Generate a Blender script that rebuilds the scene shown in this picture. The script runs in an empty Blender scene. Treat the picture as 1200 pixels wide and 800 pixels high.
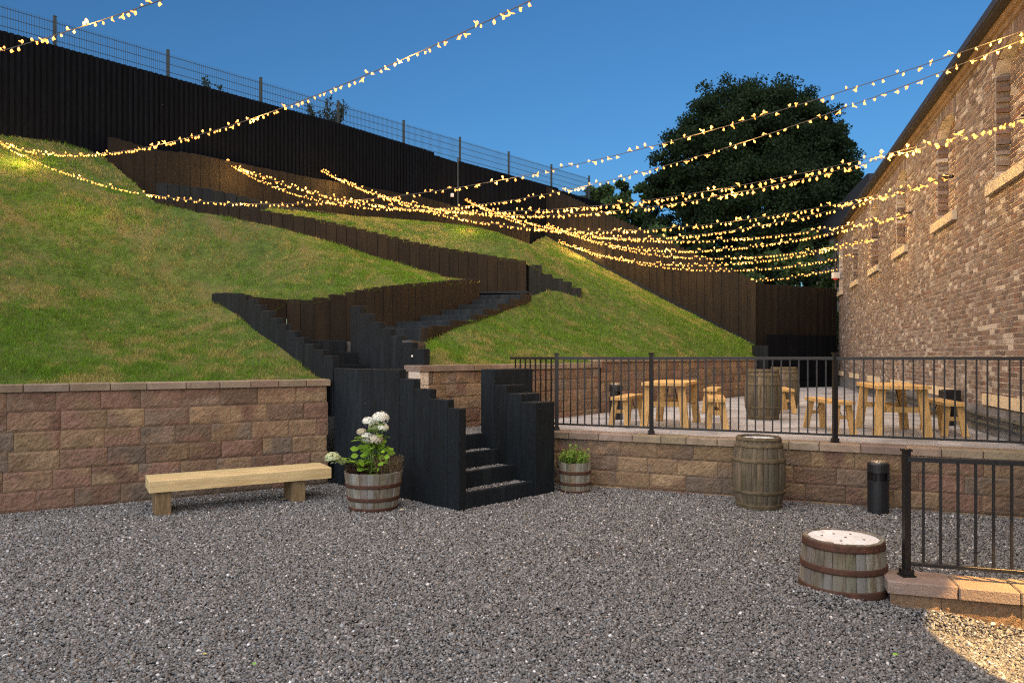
import bpy, math, random
import numpy as np
from mathutils import Vector, Matrix
from mathutils.geometry import delaunay_2d_cdt
R = math.radians
random.seed(7); rng = np.random.default_rng(7)
scene = bpy.context.scene
COL = scene.collection

# ------------------------------------------------------------------ camera, sky, sun, exposure
EYE = 1.7; F = 867.0; HZ = 418.0           # focal length and horizon in photograph pixels (1200 x 800)
cam = bpy.data.cameras.new('camera'); camo = bpy.data.objects.new('camera', cam); COL.objects.link(camo)
camo.location = (0, 0, EYE); camo.rotation_euler = (R(90), 0, 0)
cam.sensor_width = 36; cam.lens = 36 * F / 1200; cam.shift_y = (HZ - 400) / 1200
cam.clip_start = 0.05; cam.clip_end = 2000
scene.camera = camo

SUN_EL, SUN_AZ = 46, 205                    # soft light of the after-glow and the venue behind the camera
world = bpy.data.worlds.new('World'); scene.world = world; world.use_nodes = True
wn = world.node_tree.nodes; wl = world.node_tree.links; wn.clear()
sky = wn.new('ShaderNodeTexSky'); sky.sky_type = 'NISHITA'; sky.sun_disc = False
sky.sun_elevation = R(3.0); sky.sun_rotation = R(SUN_AZ); sky.altitude = 50
sky.air_density = 0.92; sky.dust_density = 0.15; sky.ozone_density = 3.8
bg = wn.new('ShaderNodeBackground'); bg.inputs[1].default_value = 0.15
wo = wn.new('ShaderNodeOutputWorld'); wl.new(sky.outputs[0], bg.inputs[0]); wl.new(bg.outputs[0], wo.inputs[0])
sd = bpy.data.lights.new('sun', 'SUN'); sd.energy = 1.9; sd.angle = R(110); sd.color = (1.0, 0.95, 0.91)
so = bpy.data.objects.new('sun', sd); COL.objects.link(so)
so.rotation_euler = (R(90 - SUN_EL), 0, R(180 - SUN_AZ))
v = scene.view_settings; v.view_transform = 'Standard'; v.look = 'None'; v.exposure = 1.1; v.gamma = 1.0
v.use_curve_mapping = False
scene.cycles.use_denoising = False; scene.cycles.use_adaptive_sampling = False; scene.cycles.filter_width = 1.2; scene.cycles.sample_clamp_indirect = 4
scene.cycles.max_bounces = 5; scene.cycles.diffuse_bounces = 2; scene.cycles.transparent_max_bounces = 6

# ------------------------------------------------------------------ helpers
def at(px, py, Y):                           # photograph pixel at a chosen distance -> world point
    return Vector(((px - 600) / F * Y, Y, EYE + (HZ - py) / F * Y))

def tag(o, label=None, cat=None, group=None, kind=None):
    if label: o['label'] = label
    if cat: o['category'] = cat
    if group: o['group'] = group
    if kind: o['kind'] = kind
    return o

def empty(name, loc=(0, 0, 0), rz=0.0):
    o = bpy.data.objects.new(name, None); COL.objects.link(o)
    o.location = loc; o.rotation_euler = (0, 0, rz); o.empty_display_size = .1
    return o

def link(name, me, m=None, parent=None):
    o = bpy.data.objects.new(name, me); COL.objects.link(o)
    if m is not None and not me.materials: me.materials.append(m)
    if parent is not None: o.parent = parent
    return o

def copy_tree(o, parent=None):
    c = o.copy(); COL.objects.link(c)
    if parent is not None: c.parent = parent
    for ch in list(o.children): copy_tree(ch, c)
    return c

class MB:
    """collects vertices, faces and a tint per vertex, then links ONE mesh object"""
    def __init__(s): s.v = []; s.f = []; s.c = []
    def add(s, vs, fs, c=(1, 1, 1)):
        b = len(s.v); s.v.extend([tuple(p) for p in vs]); s.f.extend([tuple(b + i for i in f) for f in fs])
        if isinstance(c, list): s.c.extend(c)
        else: s.c.extend([c] * len(vs))
    def hexa(s, p, c=(1, 1, 1)):             # p: 4 bottom points then 4 top points
        s.add(p, [(3, 2, 1, 0), (4, 5, 6, 7), (0, 1, 5, 4), (1, 2, 6, 5), (2, 3, 7, 6), (3, 0, 4, 7)], c)
    def box(s, x0, y0, z0, x1, y1, z1, c=(1, 1, 1)):
        s.hexa([(x0, y0, z0), (x1, y0, z0), (x1, y1, z0), (x0, y1, z0), (x0, y0, z1), (x1, y0, z1), (x1, y1, z1), (x0, y1, z1)], c)
    def obox(s, o, u, n, l0, l1, t0, t1, z0, z1, c=(1, 1, 1), bev=0.0):
        """box along plan direction u from o (l0..l1), across n (t0..t1), z0..z1"""
        def P(l, t, z): return (o[0] + u[0] * l + n[0] * t, o[1] + u[1] * l + n[1] * t, z)
        if bev <= 0:
            s.hexa([P(l0, t0, z0), P(l1, t0, z0), P(l1, t1, z0), P(l0, t1, z0), P(l0, t0, z1), P(l1, t0, z1), P(l1, t1, z1), P(l0, t1, z1)], c)
        else:
            b = bev
            ring = [(l0 + b, t0), (l1 - b, t0), (l1, t0 + b), (l1, t1 - b), (l1 - b, t1), (l0 + b, t1), (l0, t1 - b), (l0, t0 + b)]
            vs = [P(l, t, z0) for l, t in ring] + [P(l, t, z1 - b) for l, t in ring]
            lc, tc = (l0 + l1) / 2, (t0 + t1) / 2
            def ins(l, t): return (l + (b if l < lc else -b), t + (b if t < tc else -b))
            vs += [P(*ins(l, t), z1) for l, t in ring]
            fs = [tuple(reversed(range(8)))]
            for k in range(2):
                for i in range(8):
                    j = (i + 1) % 8; fs.append((k * 8 + i, k * 8 + j, k * 8 + 8 + j, k * 8 + 8 + i))
            fs.append(tuple(range(16, 24)))
            s.add(vs, fs, c)
    def tube(s, p0, p1, r0, r1=None, n=6, c=(1, 1, 1), caps=True):
        r1 = r0 if r1 is None else r1
        p0, p1 = Vector(p0), Vector(p1); d = (p1 - p0)
        if d.length < 1e-6: return
        d.normalize(); a = d.orthogonal().normalized(); b = d.cross(a)
        vs = []
        for p, r in ((p0, r0), (p1, r1)):
            for i in range(n):
                t = 2 * math.pi * i / n; vs.append(p + a * (r * math.cos(t)) + b * (r * math.sin(t)))
        fs = [(i, (i + 1) % n, n + (i + 1) % n, n + i) for i in range(n)]
        if caps: fs += [tuple(reversed(range(n))), tuple(range(n, 2 * n))]
        s.add(vs, fs, c)
    def lathe(s, prof, n=24, c=(1, 1, 1), o=(0, 0, 0), caps=True):
        vs = []
        for r, z in prof:
            for i in range(n):
                t = 2 * math.pi * i / n; vs.append((o[0] + r * math.cos(t), o[1] + r * math.sin(t), o[2] + z))
        fs = []
        for k in range(len(prof) - 1):
            for i in range(n):
                j = (i + 1) % n; fs.append((k * n + i, k * n + j, (k + 1) * n + j, (k + 1) * n + i))
        if caps:
            fs.append(tuple(reversed(range(n)))); m = (len(prof) - 1) * n; fs.append(tuple(range(m, m + n)))
        s.add(vs, fs, c)
    def mesh(s, name, m=None, smooth=False):
        me = bpy.data.meshes.new(name); me.from_pydata(s.v, [], s.f)
        a = me.color_attributes.new('tint', 'FLOAT_COLOR', 'POINT')
        arr = np.ones((len(s.v), 4), np.float32); arr[:, :3] = np.array(s.c, np.float32).reshape(-1, 3)
        a.data.foreach_set('color', arr.ravel())
        if m: me.materials.append(m)
        if smooth: me.polygons.foreach_set('use_smooth', [True] * len(me.polygons))
        me.update(); return me
    def build(s, name, m, parent=None, smooth=False):
        return link(name, s.mesh(name, m, smooth), None, parent)

def np_mesh(name, verts, tris, cols, m):     # fast triangle mesh from arrays
    me = bpy.data.meshes.new(name); nv, nf = len(verts), len(tris)
    me.vertices.add(nv); me.vertices.foreach_set('co', verts.astype(np.float32).ravel())
    me.loops.add(nf * 3); me.polygons.add(nf)
    me.loops.foreach_set('vertex_index', tris.astype(np.int32).ravel())
    me.polygons.foreach_set('loop_start', np.arange(0, nf * 3, 3, dtype=np.int32))
    me.polygons.foreach_set('loop_total', np.full(nf, 3, np.int32))
    a = me.color_attributes.new('tint', 'FLOAT_COLOR', 'POINT')
    arr = np.ones((nv, 4), np.float32); arr[:, :3] = cols
    a.data.foreach_set('color', arr.ravel())
    me.materials.append(m); me.update(calc_edges=True); return me

def vnoise(x, y, seed=0):                    # value noise on arrays
    xi = np.floor(x).astype(np.int64); yi = np.floor(y).astype(np.int64); fx = x - xi; fy = y - yi
    def h(a, b):
        n = (a * 374761393 + b * 668265263 + seed * 974634777) & 0x7fffffff
        n = ((n ^ (n >> 13)) * 1274126177) & 0x7fffffff
        return ((n ^ (n >> 16)) & 0xffff) / 65535.0
    fx = fx * fx * (3 - 2 * fx); fy = fy * fy * (3 - 2 * fy)
    return (h(xi, yi) * (1 - fx) + h(xi + 1, yi) * fx) * (1 - fy) + (h(xi, yi + 1) * (1 - fx) + h(xi + 1, yi + 1) * fx) * fy
def fbm(x, y, seed=0, o=4):
    s = 0; a = .5; t = 0
    for k in range(o):
        s = s + a * vnoise(x * 2 ** k, y * 2 ** k, seed + k); t += a; a *= .55
    return s / t

# ------------------------------------------------------------------ materials
def mat(name, base, rough=.8, var=.25, scale=8, bump=.3, bscale=40, col2=None, spec=.3, stretch=(1, 1, 1), metal=0, patch=None, dist=.01):
    m = bpy.data.materials.new(name); m.use_nodes = True; nt = m.node_tree; n = nt.nodes; l = nt.links
    b = n['Principled BSDF']; b.inputs['Roughness'].default_value = rough; b.inputs['Specular IOR Level'].default_value = spec
    b.inputs['Metallic'].default_value = metal
    tc = n.new('ShaderNodeTexCoord'); mp = n.new('ShaderNodeMapping'); mp.inputs['Scale'].default_value = stretch
    l.new(tc.outputs['Object'], mp.inputs[0])
    no = n.new('ShaderNodeTexNoise'); no.inputs['Scale'].default_value = scale; no.inputs['Detail'].default_value = 6
    no.inputs['Roughness'].default_value = .65; l.new(mp.outputs[0], no.inputs[0])
    c2 = col2 or tuple(c * (1 - var) for c in base)
    cr = n.new('ShaderNodeValToRGB'); cr.color_ramp.elements[0].position = .34; cr.color_ramp.elements[1].position = .66
    cr.color_ramp.elements[0].color = (*c2, 1); cr.color_ramp.elements[1].color = (*[min(1, c * (1 + var * .6)) for c in base], 1)
    l.new(no.outputs[0], cr.inputs[0]); out = cr.outputs[0]
    if patch:                                # (colour, scale, low, high): blotches of another colour
        n2 = n.new('ShaderNodeTexNoise'); n2.inputs['Scale'].default_value = patch[1]; n2.inputs['Detail'].default_value = 5
        l.new(mp.outputs[0], n2.inputs[0])
        r2 = n.new('ShaderNodeMapRange'); r2.inputs[1].default_value = patch[2]; r2.inputs[2].default_value = patch[3]; l.new(n2.outputs[0], r2.inputs[0])
        mx = n.new('ShaderNodeMix'); mx.data_type = 'RGBA'; l.new(r2.outputs[0], mx.inputs[0]); l.new(out, mx.inputs[6]); mx.inputs[7].default_value = (*patch[0], 1)
        out = mx.outputs[2]
    at_ = n.new('ShaderNodeAttribute'); at_.attribute_name = 'tint'
    mul = n.new('ShaderNodeMix'); mul.data_type = 'RGBA'; mul.blend_type = 'MULTIPLY'; mul.inputs[0].default_value = 1
    l.new(out, mul.inputs[6]); l.new(at_.outputs['Color'], mul.inputs[7]); l.new(mul.outputs[2], b.inputs['Base Color'])
    if bump > 0:
        nb = n.new('ShaderNodeTexNoise'); nb.inputs['Scale'].default_value = bscale; nb.inputs['Detail'].default_value = 8
        l.new(mp.outputs[0], nb.inputs[0]); bp = n.new('ShaderNodeBump'); bp.inputs['Strength'].default_value = bump; bp.inputs['Distance'].default_value = dist
        l.new(nb.outputs[0], bp.inputs['Height']); l.new(bp.outputs[0], b.inputs['Normal'])
    return m
def emis(name, col, strength):
    m = bpy.data.materials.new(name); m.use_nodes = True; b = m.node_tree.nodes['Principled BSDF']
    b.inputs['Base Color'].default_value = (.6, .5, .3, 1); b.inputs['Emission Color'].default_value = (*col, 1); b.inputs['Emission Strength'].default_value = strength
    m.cycles.emission_sampling = 'NONE'      # the lamp_glow points of each string stand for the light given off
    return m
def leafmat(name, base, var=.3):
    m = mat(name, base, .8, var, 3, 0, spec=.12)
    nt = m.node_tree; b = nt.nodes['Principled BSDF']; out = nt.nodes['Material Output']
    tr = nt.nodes.new('ShaderNodeBsdfTranslucent'); mx = nt.nodes.new('ShaderNodeMixShader'); mx.inputs[0].default_value = .25
    src = b.inputs['Base Color'].links[0].from_socket
    nt.links.new(src, tr.inputs[0]); nt.links.new(b.outputs[0], mx.inputs[1]); nt.links.new(tr.outputs[0], mx.inputs[2]); nt.links.new(mx.outputs[0], out.inputs[0])
    return m

M = dict(
    stone=mat('gravel_stone', (.208, .210, .208), .75, .25, 30, .4, 120),
    dirt=mat('gravel_bed', (.10, .097, .097), .95, .5, 60, .8, 90, dist=.03),
    paving=mat('terrace_paving', (.43, .44, .46), .85, .25, 2.2, .6, 90, patch=((.24, .24, .25), 1.3, .45, .7)),
    block=mat('split_face_block', (2.0, 1.86, 1.80), .95, .3, 34, 1.0, 130, dist=.02, patch=((1.5, 1.4, 1.38), 9, .5, .72), spec=.15),
    cap=mat('wall_cap_stone', (.26, .215, .17), .85, .3, 12, .7, 70, patch=((.20, .16, .125), 3, .45, .6)),
    joint=mat('dark_joint', (.06, .05, .045), .95, .3, 20, .3),
    black_wood=mat('black_stained_sleeper', (.0048, .0096, .0148), .7, .5, 5, .8, 30, stretch=(5, 5, .7), spec=.25, dist=.014, patch=((.013, .020, .027), 1.6, .52, .74)),
    brown_wood=mat('dark_brown_stained_board', (.0088, .0060, .0032), .75, .55, 4, .7, 30, stretch=(5, 5, .6), dist=.014, patch=((.017, .0115, .006), 1.4, .5, .75)),
    fence_wood=mat('black_fence_board', (.0030, .0042, .0070), .8, .5, 4, .4, 30, stretch=(5, 5, .6), spec=.12),
    grass_soil=mat('turf', (.075, .115, .025), .95, .45, 5, .8, 60, patch=((.15, .13, .055), 1.1, .5, .68), dist=.04),
    blade=leafmat('grass_blade', (1, 1, 1), .12),
    oak=mat('weathered_barrel_oak', (.135, .115, .082), .85, .5, 6, .8, 40, stretch=(4, 4, .6), patch=((.09, .085, .06), 3, .45, .65)),
    oak_grey=mat('grey_barrel_oak', (.20, .175, .13), .85, .45, 6, .8, 40, stretch=(4, 4, .6), patch=((.22, .22, .20), 3, .42, .6)),
    rust=mat('rusty_hoop_iron', (.085, .038, .024), .75, .5, 14, .5, 60, patch=((.07, .035, .025), 6, .45, .6)),
    dull_hoop=mat('dull_hoop_iron', (.125, .10, .06), .75, .4, 14, .5, 60),
    white_head=mat('whitewashed_barrel_head', (.75, .77, .80), .7, .15, 8, .4, 50, patch=((.55, .52, .50), 5, .55, .7)),
    pine=mat('fresh_pine', (.60, .47, .25), .7, .25, 3, .4, 30, stretch=(1, 8, 8), patch=((.50, .36, .17), 1.8, .5, .7)),
    pine_leg=mat('stained_pine_leg', (.20, .14, .075), .8, .45, 6, .4, 30, stretch=(4, 4, .7)),
    redwood=mat('honey_pine', (.50, .32, .125), .65, .3, 5, .4, 30, stretch=(4, 4, 1)),
    iron=mat('black_painted_iron', (.007, .007, .009), .45, .2, 10, .15, 60, spec=.5),
    steel=mat('galvanised_dark_green_steel', (.05, .062, .065), .5, .2, 10, .1),
    mortar=mat('lime_mortar', (.46, .43, .40), .95, .35, 6, .7, 60),
    brick=mat('old_brick', (1.12, 1.17, 1.27), .9, .35, 22, .8, 70, patch=((.75, .7, .66), 1.2, .52, .7)),
    sandstone=mat('sandstone_sill', (.50, .43, .32), .9, .2, 8, .5, 60),
    render_=mat('grey_render', (.24, .245, .26), .9, .35, 1.5, .6, 40, patch=((.15, .16, .17), 1.2, .45, .6)),
    gutter=mat('black_gutter', (.03, .03, .033), .5, .3, 8, .2),
    slate=mat('roof_slate', (.018, .02, .025), .7, .3, 6, .4),
    bark=mat('bark', (.10, .085, .065), .95, .4, 6, .7, 20),
    leaf_dark=leafmat('dark_tree_leaf', (.024, .042, .018)),
    leaf_mid=leafmat('mid_green_leaf', (.07, .115, .045)),
    leaf_bright=leafmat('hydrangea_leaf', (.22, .38, .05)),
    petal=leafmat('flower_petal', (1, 1, 1), .06),
    soil=mat('soil', (.03, .022, .015), .95, .4, 30, .8, 60),
    plastic=mat('black_plastic', (.012, .014, .018), .4, .2, 8, .1, spec=.5),
    metal=mat('brushed_metal', (.55, .50, .42), .35, .2, 8, .1, metal=.8),
    cable=mat('rubber_cable', (.10, .09, .075), .6, .2, 8, 0),
    socket=mat('lamp_socket', (.16, .13, .09), .6, .2, 8, 0),
    white=mat('white_paint', (.75, .75, .74), .6, .1, 8, 0),
    red=mat('red_plastic', (.5, .05, .03), .5, .1, 8, 0),
)
M['lamp_core'] = emis('lit_lamp_core', (1.0, .33, .035), 1.9)
M['lamp_glass'] = emis('lit_lamp_glass', (1.0, .26, .012), 1.6)

def jit(c, a=.15):
    k = 1 + random.uniform(-a, a); return tuple(x * k for x in c)

# ------------------------------------------------------------------ plan geometry
def unit(dx, dy): l = math.hypot(dx, dy); return (dx / l, dy / l)
SU = unit(-.717, .697); SN = (SU[1], -SU[0])          # stairs climb along SU; SN points to their right side
SO = (-.583, 8.15)                                    # outer front corner of the left stair wall
def S(L, k=0): return (SO[0] + SU[0] * L + SN[0] * k, SO[1] + SU[1] * L + SN[1] * k)
FU = unit(.923, 1)                                    # fence line along the top of the bank
def fence_Y(px, K=21848.0): return K / (1400.0 - px)
def fence_pt(px, K=21848.0): Y = fence_Y(px, K); return ((px - 600) / F * Y, Y)
BU = unit(.304, .953); BN = (-BU[1], BU[0])           # brick building: along its wall, outward normal
BO = (3.15, 0.0)
def B(s, n=0.0): return (BO[0] + BU[0] * s + BN[0] * n, BO[1] + BU[1] * s + BN[1] * n)
DIAG0, DIAG1 = (7.9, 24.0), (1.32, 28.7)

def tps(ctrl, lam=.02):
    P = np.array([(c[0], c[1]) for c in ctrl]); z = np.array([c[2] for c in ctrl]); n = len(P)
    def U(r2): return np.where(r2 > 1e-9, r2 * np.log(r2 + 1e-12) * .5, 0)
    K = U(((P[:, None] - P[None]) ** 2).sum(-1)) + lam * np.eye(n)
    A = np.zeros((n + 3, n + 3)); A[:n, :n] = K; A[:n, n] = 1; A[:n, n + 1:] = P; A[n, :n] = 1; A[n + 1:, :n] = P.T
    w = np.linalg.solve(A, np.concatenate([z, np.zeros(3)]))
    def f(x, y):
        x = np.asarray(x, float); y = np.asarray(y, float); out = w[n] + w[n + 1] * x + w[n + 2] * y
        for i in range(n): out = out + w[i] * U((x - P[i, 0]) ** 2 + (y - P[i, 1]) ** 2)
        return out
    return f

def inside(x, y, poly):
    res = np.zeros(len(x), bool); j = len(poly) - 1
    for i in range(len(poly)):
        xi, yi = poly[i]; xj, yj = poly[j]
        c = ((yi > y) != (yj > y)) & (x < (xj - xi) * (y - yi) / (yj - yi + 1e-12) + xi); res ^= c; j = i
    return res

def surface(name, poly, zf, step, m, kind='structure', shift=0.0):
    bpts = []
    for i in range(len(poly)):
        a, b = poly[i], poly[(i + 1) % len(poly)]; n = max(1, int(math.dist(a, b) / step))
        for k in range(n): bpts.append((a[0] + (b[0] - a[0]) * k / n, a[1] + (b[1] - a[1]) * k / n))
    xs = [p[0] for p in poly]; ys = [p[1] for p in poly]
    gx, gy = np.meshgrid(np.arange(min(xs), max(xs), step), np.arange(min(ys), max(ys), step)); gx = gx.ravel(); gy = gy.ravel()
    k = inside(gx, gy, poly); ip = list(zip(gx[k], gy[k]))
    allp = [Vector(p) for p in bpts + ip]; nb = len(bpts)
    r = delaunay_2d_cdt(allp, [], [list(range(nb))], 1, 1e-4)
    v2 = np.array([(p.x, p.y) for p in r[0]]); z = zf(v2[:, 0], v2[:, 1]) + shift
    me = bpy.data.meshes.new(name); me.from_pydata([(a, b, c) for (a, b), c in zip(v2, z)], [], [tuple(f) for f in r[2]])
    me.materials.append(m); me.polygons.foreach_set('use_smooth', [True] * len(me.polygons))
    a = me.color_attributes.new('tint', 'FLOAT_COLOR', 'POINT'); a.data.foreach_set('color', np.ones(len(v2) * 4, np.float32))
    me.update(); o = link(name, me); tag(o, kind=kind)
    return o, v2, z, np.array([tuple(f)[:3] for f in r[2]])

# ------------------------------------------------------------------ ground of the yard
def ground_z(x, y):
    x = np.asarray(x, float); y = np.asarray(y, float)
    d = np.clip((x - 2.25) / .9, 0, 1) * np.clip((5.06 - y + .12 * (2.6 - x)) / .3, 0, 1)
    z = -.13 * d * d * (3 - 2 * d)
    near = (np.abs(x) < 14) & (y < 16) & (y > -6)
    z = z + np.where(near, .018 * (fbm(x * .9, y * .9, 3) - .5), 0)
    z = z + .05 * np.exp(-(((x - 2.22) / .22) ** 2 + ((y - 5.25) / .25) ** 2))
    return z
nearp = [(-15, -3), (9, -3), (9, 12), (-15, 12)]
# one sheet: fine in the yard, reaching the horizon
mb = MB()
xs = [-900, -300, -100, -40] + list(np.arange(-15, 9.01, .15)) + [20, 60, 200, 900]
ys = [-900, -200, -40] + list(np.arange(-3, 12.01, .15)) + [16, 25, 60, 200, 900]
gx, gy = np.meshgrid(xs, ys); gz = ground_z(gx.ravel(), gy.ravel()) - .012
nx = len(xs)
mb.v = [tuple(p) for p in zip(gx.ravel(), gy.ravel(), gz)]; mb.c = [(1, 1, 1)] * len(mb.v)
mb.f = [(j * nx + i, j * nx + i + 1, (j + 1) * nx + i + 1, (j + 1) * nx + i) for j in range(len(ys) - 1) for i in range(nx - 1)]
tag(mb.build('ground', M['dirt'], smooth=True), kind='structure')

# loose stones
OCT_V = np.array([(1, 0, 0), (-1, 0, 0), (0, 1, 0), (0, -1, 0), (0, 0, 1), (0, 0, -1)], float)
OCT_F = np.array([(0, 2, 4), (2, 1, 4), (1, 3, 4), (3, 0, 4), (2, 0, 5), (1, 2, 5), (3, 1, 5), (0, 3, 5)])
def stones(name, x, y, z, size):
    n = len(x)
    V = OCT_V[None] * (1 + rng.uniform(-.35, .35, (n, 6, 3))) + rng.uniform(-.3, .3, (n, 6, 3))
    V = V * np.stack([rng.uniform(.7, 1.3, n), rng.uniform(.7, 1.1, n), rng.uniform(.45, .85, n)], -1)[:, None]
    a = rng.uniform(0, 2 * np.pi, n); t = rng.uniform(-.5, .5, n)
    ca, sa, ct, st = np.cos(a), np.sin(a), np.cos(t), np.sin(t)
    X = V[..., 0] * ct[:, None] + V[..., 2] * st[:, None]; Z = -V[..., 0] * st[:, None] + V[..., 2] * ct[:, None]; Y = V[..., 1]
    X2 = X * ca[:, None] - Y * sa[:, None]; Y2 = X * sa[:, None] + Y * ca[:, None]
    P = np.stack([X2, Y2, Z], -1) * size[:, None, None] + np.stack([x, y, z], -1)[:, None]
    F_ = (OCT_F[None] + (np.arange(n) * 6)[:, None, None]).reshape(-1, 3)
    g = rng.lognormal(-.08, .32, n); g = np.clip(g, .3, 2.2)
    w = rng.random(n); g = np.where(w > .98, rng.uniform(2.2, 4.0, n), g)
    hue = rng.normal(0, .03, n)
    C = np.stack([g * (1.0 + hue), g * (1 + .2 * hue), g * (1.02 - .8 * hue)], -1)
    pk = rng.random(n) < .03; C[pk] *= (1.1, .95, .88)
    return np_mesh(name, P.reshape(-1, 3), F_, np.repeat(C, 6, 0), M['stone'])
def wall_front_Y(X): return 9.67 - .455 * (X - 1.14)
N = 480000
Yr = np.sqrt(rng.random(N) * (10.2 ** 1.3 - 2.6 ** 1.3) ** 0) * 0 + (rng.random(N) ** 1.25) * 8.0 + 2.7
Xr = (rng.random(N) * 2 - 1) * (Yr * .75 + .6)
lw = 7.97 + (Xr + 5.51) * (1.92 / 3.11)                # front of the left stone wall
stl = (Xr - SO[0]) * SN[0] + (Yr - SO[1]) * SN[1]; stL = (Xr - SO[0]) * SU[0] + (Yr - SO[1]) * SU[1]
ok = (Yr < lw + .03) & ((Yr < wall_front_Y(Xr) + .03) | (Xr < .3)) & ~((stl > .06) & (stL > .02) & (stl < 1.6)) & ~((stl >= 1.6) & (Xr < .5) & (Yr > 9.9))
ok &= ~((stl > .06) & (stL > 1.0)) | (Xr > .6)
# behind the low wall stones too, but not inside it
Xr, Yr = Xr[ok], Yr[ok]
sz = np.exp(rng.normal(0, .28, len(Xr))) * .0086 * (1 + .03 * Yr)
lay = rng.random(len(Xr))
me = stones('gravel', Xr, Yr, ground_z(Xr, Yr) - .004 + lay * .012, sz)
tag(link('gravel', me), 'loose grey gravel chippings covering the yard', 'gravel', kind='stuff')

# ------------------------------------------------------------------ split-face retaining walls
PAL = [(.20, .142, .098), (.215, .158, .105), (.19, .125, .095), (.225, .17, .112), (.17, .125, .094), (.16, .135, .11), (.195, .13, .1), (.18, .142, .11), (.25, .19, .12)]
def block_wall(name, a, b, z0, z1, label, step_course=.197, cap=.085, thick=.26, blen=(.36, .5), pal=PAL, cap_over=.03, end_quoin=False, seed=1, capcol=(1, 1, 1)):
    """a->b with the face on the right-hand side of the walking direction reversed: normal = (uy,-ux)"""
    rd = random.Random(seed); u = unit(b[0] - a[0], b[1] - a[1]); n = (u[1], -u[0]); L = math.dist(a, b)
    root = empty(name, (a[0], a[1], 0)); tag(root, label, 'wall')
    ox, oy = 0, 0
    core = MB(); core.obox((0, 0), u, n, 0.012, L - .012, -thick, -.018, z0 - .15, z1 - cap, (1, 1, 1)); core.build('core', M['joint'], root)
    face = MB(); z = z1 - cap; row = 0
    while z > z0 - .1:
        zt, zb = z, z - step_course; l = -(rd.random() * .4)
        while l < L:
            w = rd.uniform(*blen); l0, l1 = max(0, l), min(L, l + w)
            if l1 - l0 > .03:
                nx_, nz_ = max(2, int((l1 - l0) / .026)), 8; c = rd.choice(pal); k = rd.uniform(.75, 1.2); c = tuple(x * k for x in c)
                k2 = rd.uniform(.75, 1.15); c2 = tuple(x * k2 for x in rd.choice(pal)); g = .0015
                vs, cs = [], []; tilt = rd.uniform(-.006, .006)
                for j in range(nz_ + 1):
                    for i in range(nx_ + 1):
                        fu, fv = i / nx_, j / nz_
                        ll_ = l0 + fu * (l1 - l0); zz_ = zb + fv * (zt - zb)
                        edge = min(fu * (l1 - l0), (1 - fu) * (l1 - l0), fv * (zt - zb), (1 - fv) * (zt - zb))
                        t = -.006 + rd.uniform(-.002, .002) if edge < 1e-6 else (.002 + rd.uniform(-.0035, .005) + .006 * (float(vnoise(np.array(ll_ * 13. + seed), np.array(zz_ * 17. + row * 3), 8)) - .5) + tilt * (fu - .5))
                        ll = l0 + g + fu * (l1 - l0 - 2 * g); zz = zb + g + fv * (zt - zb - 2 * g)
                        vs.append((u[0] * ll + n[0] * t, u[1] * ll + n[1] * t, zz))
                        q = float(vnoise(np.array(ll * 5 + seed), np.array(zz * 7), 5)); q = min(1, max(0, (q - .4) * 4)); j_ = rd.uniform(.88, 1.12)
                        cs.append(tuple((c[m_] * (1 - q) + c2[m_] * q) * j_ for m_ in range(3)))
                W = nx_ + 1
                fs = [(j * W + i, j * W + i + 1, (j + 1) * W + i + 1, (j + 1) * W + i) for j in range(nz_) for i in range(nx_)]
                face.add(vs, fs, cs)
            l += w
        z -= step_course; row += 1
    face.build('face_blocks', M['block'], root)
    if end_quoin:
        q = MB(); zz = z1 - cap
        while zz > z0:
            q.obox((0, 0), u, n, -.012, .16, -.2, .012, zz - step_course + .005, zz, jit((.62, .58, .50), .1), .006); zz -= step_course
        q.build('quoin', M['block'], root)
    cp = MB(); l = -.02
    while l < L + .02:
        w = rd.uniform(.3, .46); l1 = min(L + .03, l + w); k = rd.uniform(.8, 1.25)
        cp.obox((0, 0), u, n, l + .003, l1 - .003, -thick - .02, cap_over + rd.uniform(-.006, .006), z1 - cap + .002, z1 + rd.uniform(-.003, .003), tuple(capcol[i] * k * (1, rd.uniform(.92, 1.04), rd.uniform(.85, 1.05))[i] for i in range(3)), .008)
        l += w
        if L + .03 - l < .08: break
    cp.build('cap', M['cap'], root)
    return root
LW_A, LW_B = (-12.35, 3.75), (-2.45, 9.86)
block_wall('stone_wall', LW_A, LW_B, 0, 1.40, 'long brown split-face block wall behind the low wooden bench', seed=3, step_course=.217)
TW_A, TW_B = (.42, wall_front_Y(.42)), (5.85, wall_front_Y(5.85))
block_wall('stone_wall', TW_A, TW_B, 0, .70, 'low block wall edging the terrace behind the tall upright barrel', seed=5)
block_wall('stone_wall', (-1.21, 9.68), (1.57, 13.2), .68, 1.59, 'block wall at the back of the terrace with pale corner stones beside the stairs', seed=7, end_quoin=True, step_course=.18)
block_wall('stone_wall', (1.60, 13.24), (6.6, 19.95), .68, 1.69, 'taller far block wall behind the tables below the grass bank', seed=8, step_course=.18)
LOW_PAL = [(.20, .14, .09), (.23, .165, .1), (.18, .125, .085)]
lowu = unit(.75, -.24)
block_wall('stone_wall', (2.58, 5.05), (4.75, 5.05 - 2.17 * .32), -.2, .18, 'knee-high tan block wall beside the half barrel under the near railing', seed=11, pal=LOW_PAL, blen=(.42, .55), cap_over=.035)

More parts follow.
